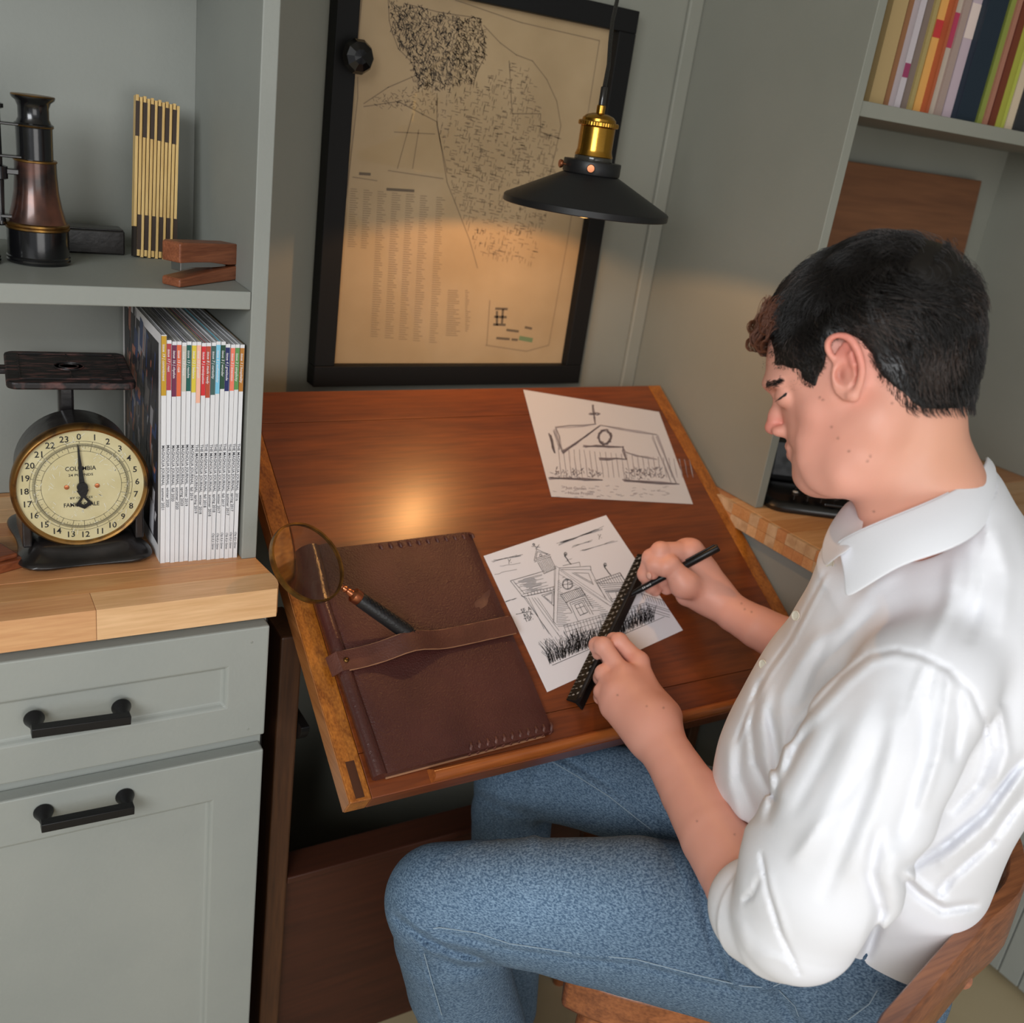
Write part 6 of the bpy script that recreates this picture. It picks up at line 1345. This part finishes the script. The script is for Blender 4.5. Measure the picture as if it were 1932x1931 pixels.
# curls falling over the forehead
CU_ = []
for k in range(1000):
    x0, y0 = R9.uniform(1448, 1492), R9.uniform(560, 625); cc = R9.uniform(-.045, .045); g = R9.integers(0, 15); rg = np.random.default_rng(g + 40); p = H(x0, y0, cc)
    cx_, cy_ = 1434 + rg.uniform(-12, 18), 630 + rg.uniform(-32, 36); rr_ = rg.uniform(7, 15); st = []; s_ = R9.uniform(.9, 1.1); th0 = rg.uniform(-.6, .3); dc = rg.uniform(-.012, .012) + R9.normal() * .0012
    for i in range(11):
        t = i / 10
        if t < .35: q = t / .35; x = x0 + (cx_ + rr_ * s_ * math.cos(th0 - 1.2) - x0) * q; y = y0 + (cy_ + rr_ * s_ * math.sin(th0 - 1.2) - y0) * q - 8 * math.sin(math.pi * q)
        else: q = (t - .35) / .65; th = th0 - 1.2 - q * 3.6; r_ = rr_ * s_ * (1 - .25 * q); x = cx_ + r_ * math.cos(th); y = cy_ + r_ * math.sin(th) + q * 10
        st.append(H(x + R9.normal() * .4, y + R9.normal() * .4, cc + dc * t))
    CU_.append(st)
strands('forehead_curls', np.array(CU_).transpose(1, 0, 2), hair_m2, hair, .00026)
# eyebrows and lashes
EB = []
for k in range(300):
    t = R9.random() ** 1.25; x = 1445 + 27 * t; y = 727 - 12 * t + 4 * math.sin(t * 3.1) + R9.normal() * (4.0 - 1.6 * t)
    p = trace(HF, x, y, t0=.82)
    if p is None: continue
    EB.append([p + (-e1 * .0011 * (.3 + t) + e3 * .0009 * (1 - t) - e3 * .0004 + e2 * .0004) * i * 1.1 for i in range(4)])
PB_ = np.array(EB).transpose(1, 0, 2); strands('eyebrow', PB_, hair_m, bo, .00018)
PF_ = PB_ - 2 * ((PB_ - HO) @ e2)[..., None] * e2; strands('eyebrow', PF_, hair_m, bo, .00026)
LS = []
for k in range(60):
    t = k / 59; x = 1468 + 17 * t; y = 754 - 12 * t ** .8; st = []
    p = trace(HF, x, y, t0=.85)
    if p is None: continue
    for i in range(4): st.append(p + e2 * .0006 + (e1 * .0012 * (1 - t * .7) - e3 * .0011) * i * .9)
    LS.append(st)
if LS: strands('eyelashes', np.array(LS).transpose(1, 0, 2), hair_m, bo, .00024)
lid = [trace(HF, x, y, t0=.85, out=.0004) for x, y in ((1469, 754), (1473, 752), (1477, 748), (1481, 744), (1484, 742))]
lid = [tuple(p) for p in lid if p is not None]
if len(lid) > 2: MB().tube(lid, .0008, 6).build('lash_line', hair_m, bo, smooth=60)
# ================================================================== pen
pt0, k0 = hT(1163, 1137, .0010); pt1 = dp(1356, 1033, 1.462); pd = Vector(pt1 - pt0); PLN = pd.length; pq = pd.normalized().to_track_quat('Z', 'Y').to_matrix().to_4x4()
pen = thing('pen', 'black fineliner pen with its cap on the back end, in the right hand', 'pen', M4=T3(*pt0) @ pq, world=False)
MB().lathe([(.0003, 0), (.0005, .004), (.0011, .0045), (.0013, .010)], 16).build('tip', M['steel'], pen, smooth=50)
MB().lathe([(.0013, .010), (.0030, .018), (.0042, .034), (.0047, .038), (.0050, PLN * .66)], 28).build('barrel', M['black'], pen, smooth=50)
MB().lathe([(.0052, PLN * .64), (.0057, PLN * .645), (.0059, PLN * .985), (.0050, PLN), (0, PLN)], 28).build('cap', M['black'], pen, smooth=40)
MB().box(-.0014, .0056, PLN * .70, .0014, .0078, PLN * .98).build('clip', M['black'], pen, bevel=.0005)
pn = MB(); pn.flat = True; wp = mat('pen_print', srgb(220, 220, 220), .5)
vd = pq.inverted().to_3x3() @ Vector(CAMPOS - pt0).normalized(); ap = math.atan2(vd.y, vd.x); PB = Matrix.Rotation(ap, 4, 'Z') @ T3(.0050, 0, .052) @ Matrix(((0, 0, 1, 0), (0, 1, 0, 0), (1, 0, 0, 0), (0, 0, 0, 1)))
put_text(pn, 'Liner 0.2', PB @ Matrix.Rotation(math.pi, 4, 'Z') @ Matrix.Scale(-1, 4, (1, 0, 0)) @ Matrix.Scale(-1, 4, (1, 0, 0)), .0040); pn.build('lettering', wp, pen)
# ================================================================== wooden chair
chw = wood('chair_wood', srgb(112, 62, 34), srgb(168, 102, 60), 0, scale=9, rough=.38, coat=.35, bump=.1)
ch = thing('wooden_chair', 'worn brown wooden chair with a curved low back rail, under the man', 'chair', (0.90, 0.55, 0.0))
ZSt = .452; Pa = onZ(1068, 1860, ZSt); Pb = onZ(1400, 1931, ZSt); sd_ = (Pb - Pa); sd_ /= np.linalg.norm(sd_); wd_ = np.array([-sd_[1], sd_[0], 0]); wd_ = wd_ if wd_ @ V(1, 1, 0) > 0 else -wd_
def CP(a, b, z): p = Pa + sd_ * a + wd_ * b; return Vector((p[0], p[1], z))
sm_ = MB(); N = 26; vs = []; fs = []
D_, Wd = .45, .46
for top in (0, 1):
    for j in range(N + 1):
        for i in range(N + 1):
            u_0, v_0 = i / N, j / N; a_ = D_ * u_0; b_ = Wd * v_0; cr_ = .02 * (abs(2 * u_0 - 1) ** 6 + 0) ; b2 = b_ + (.5 - v_0) * 2 * .02 * abs(2 * u_0 - 1) ** 5
            z = ZSt - .060
            if top: z = ZSt - .016 * max(0, 1 - ((u_0 - .55) / .45) ** 2) * max(0, 1 - (abs(v_0 - .5) / .42) ** 2)
            vs.append(tuple(CP(a_, b2, z)))
L = (N + 1) ** 2
for j in range(N):
    for i in range(N): k = j * (N + 1) + i; fs += [(k, k + N + 1, k + N + 2, k + 1), (L + k, L + k + 1, L + k + N + 2, L + k + N + 1)]
for i in range(N):
    fs.append((i, i + 1, L + i + 1, L + i)); k = N * (N + 1) + i; fs.append((k + 1, k, L + k, L + k + 1)); k = i * (N + 1); fs.append((k + N + 1, k, L + k, L + k + N + 1)); k += N; fs.append((k, k + N + 1, L + k + N + 1, L + k))
sm_.add(vs, fs).build('seat', chw, ch, smooth=50, bevel=.006)
for a_, b_, sa, sb in ((.05, .05, -.03, -.03), (.05, .41, -.03, .03), (.40, .06, .05, -.03), (.40, .40, .05, .03)):
    MB().tube([CP(a_ + sa * t, b_ + sb * t, ZSt - .04 - (ZSt - .04) * t) for t in (0, .15, .3, .5, .8, 1)], [.017, .020, .017, .021, .015, .012], 18).build('leg', chw, ch, smooth=50)
for b_, sb in ((.05, -.015), (.41, .015)): MB().tube([CP(.035, b_ + sb, .22), CP(.22, b_ + sb, .215), CP(.425, b_ + sb, .22)], [.009, .013, .009], 14).build('stretcher', chw, ch, smooth=50)
# curved back rail: from the near side round behind the man
zr = .745; ra_ = [onZ(1640, 1990, zr), onZ(1700, 1931, zr), onZ(1790, 1826, zr), onZ(1860, 1744, zr), onZ(1932, 1664, zr)]
ra_ += [ra_[-1] + V(.09, .075, .0), ra_[-1] + V(.12, .17, 0), ra_[-1] + V(.10, .26, 0)]
nd = Node(); Q_ = smooth_poly([(p[0], p[1]) for p in ra_], 5)[:-5 - 4]; Q_ = [Vector((x, y, 0)) for x, y in Q_]
rb = MB(); vs = []; fs = []
for i, p in enumerate(Q_):
    t_ = (Q_[min(i + 1, len(Q_) - 1)] - Q_[max(i - 1, 0)]).normalized(); n_ = Vector((t_.y, -t_.x, 0))
    for dn, z in ((0, zr), (.003, zr - .004), (.006, zr - .075), (.004, zr - .088), (-.014, zr - .088), (-.018, zr - .004), (-.016, zr)): vs.append(tuple(p + n_ * (dn) + Vector((0, 0, z))))
for i in range(len(Q_) - 1):
    for k in range(7): fs.append((i * 7 + k, i * 7 + (k + 1) % 7, (i + 1) * 7 + (k + 1) % 7, (i + 1) * 7 + k))
fs += [tuple(range(7))[::-1], tuple(range((len(Q_) - 1) * 7, len(Q_) * 7))]
rb.add(vs, fs).build('back_rail', chw, ch, smooth=40)
for i, (a_, b_) in enumerate(((.41, .05), (.44, .14), (.445, .23), (.44, .32), (.41, .41))):
    q = Q_[int(len(Q_) * (.14 + .185 * i))]; s0 = CP(a_, b_, ZSt - .01); MB().tube([s0, (s0 + Vector((q.x, q.y, zr - .085))) / 2 + Vector((0, 0, 0)), Vector((q.x, q.y, zr - .08))], [.011, .014, .010], 14).build('spindle', chw, ch, smooth=50)
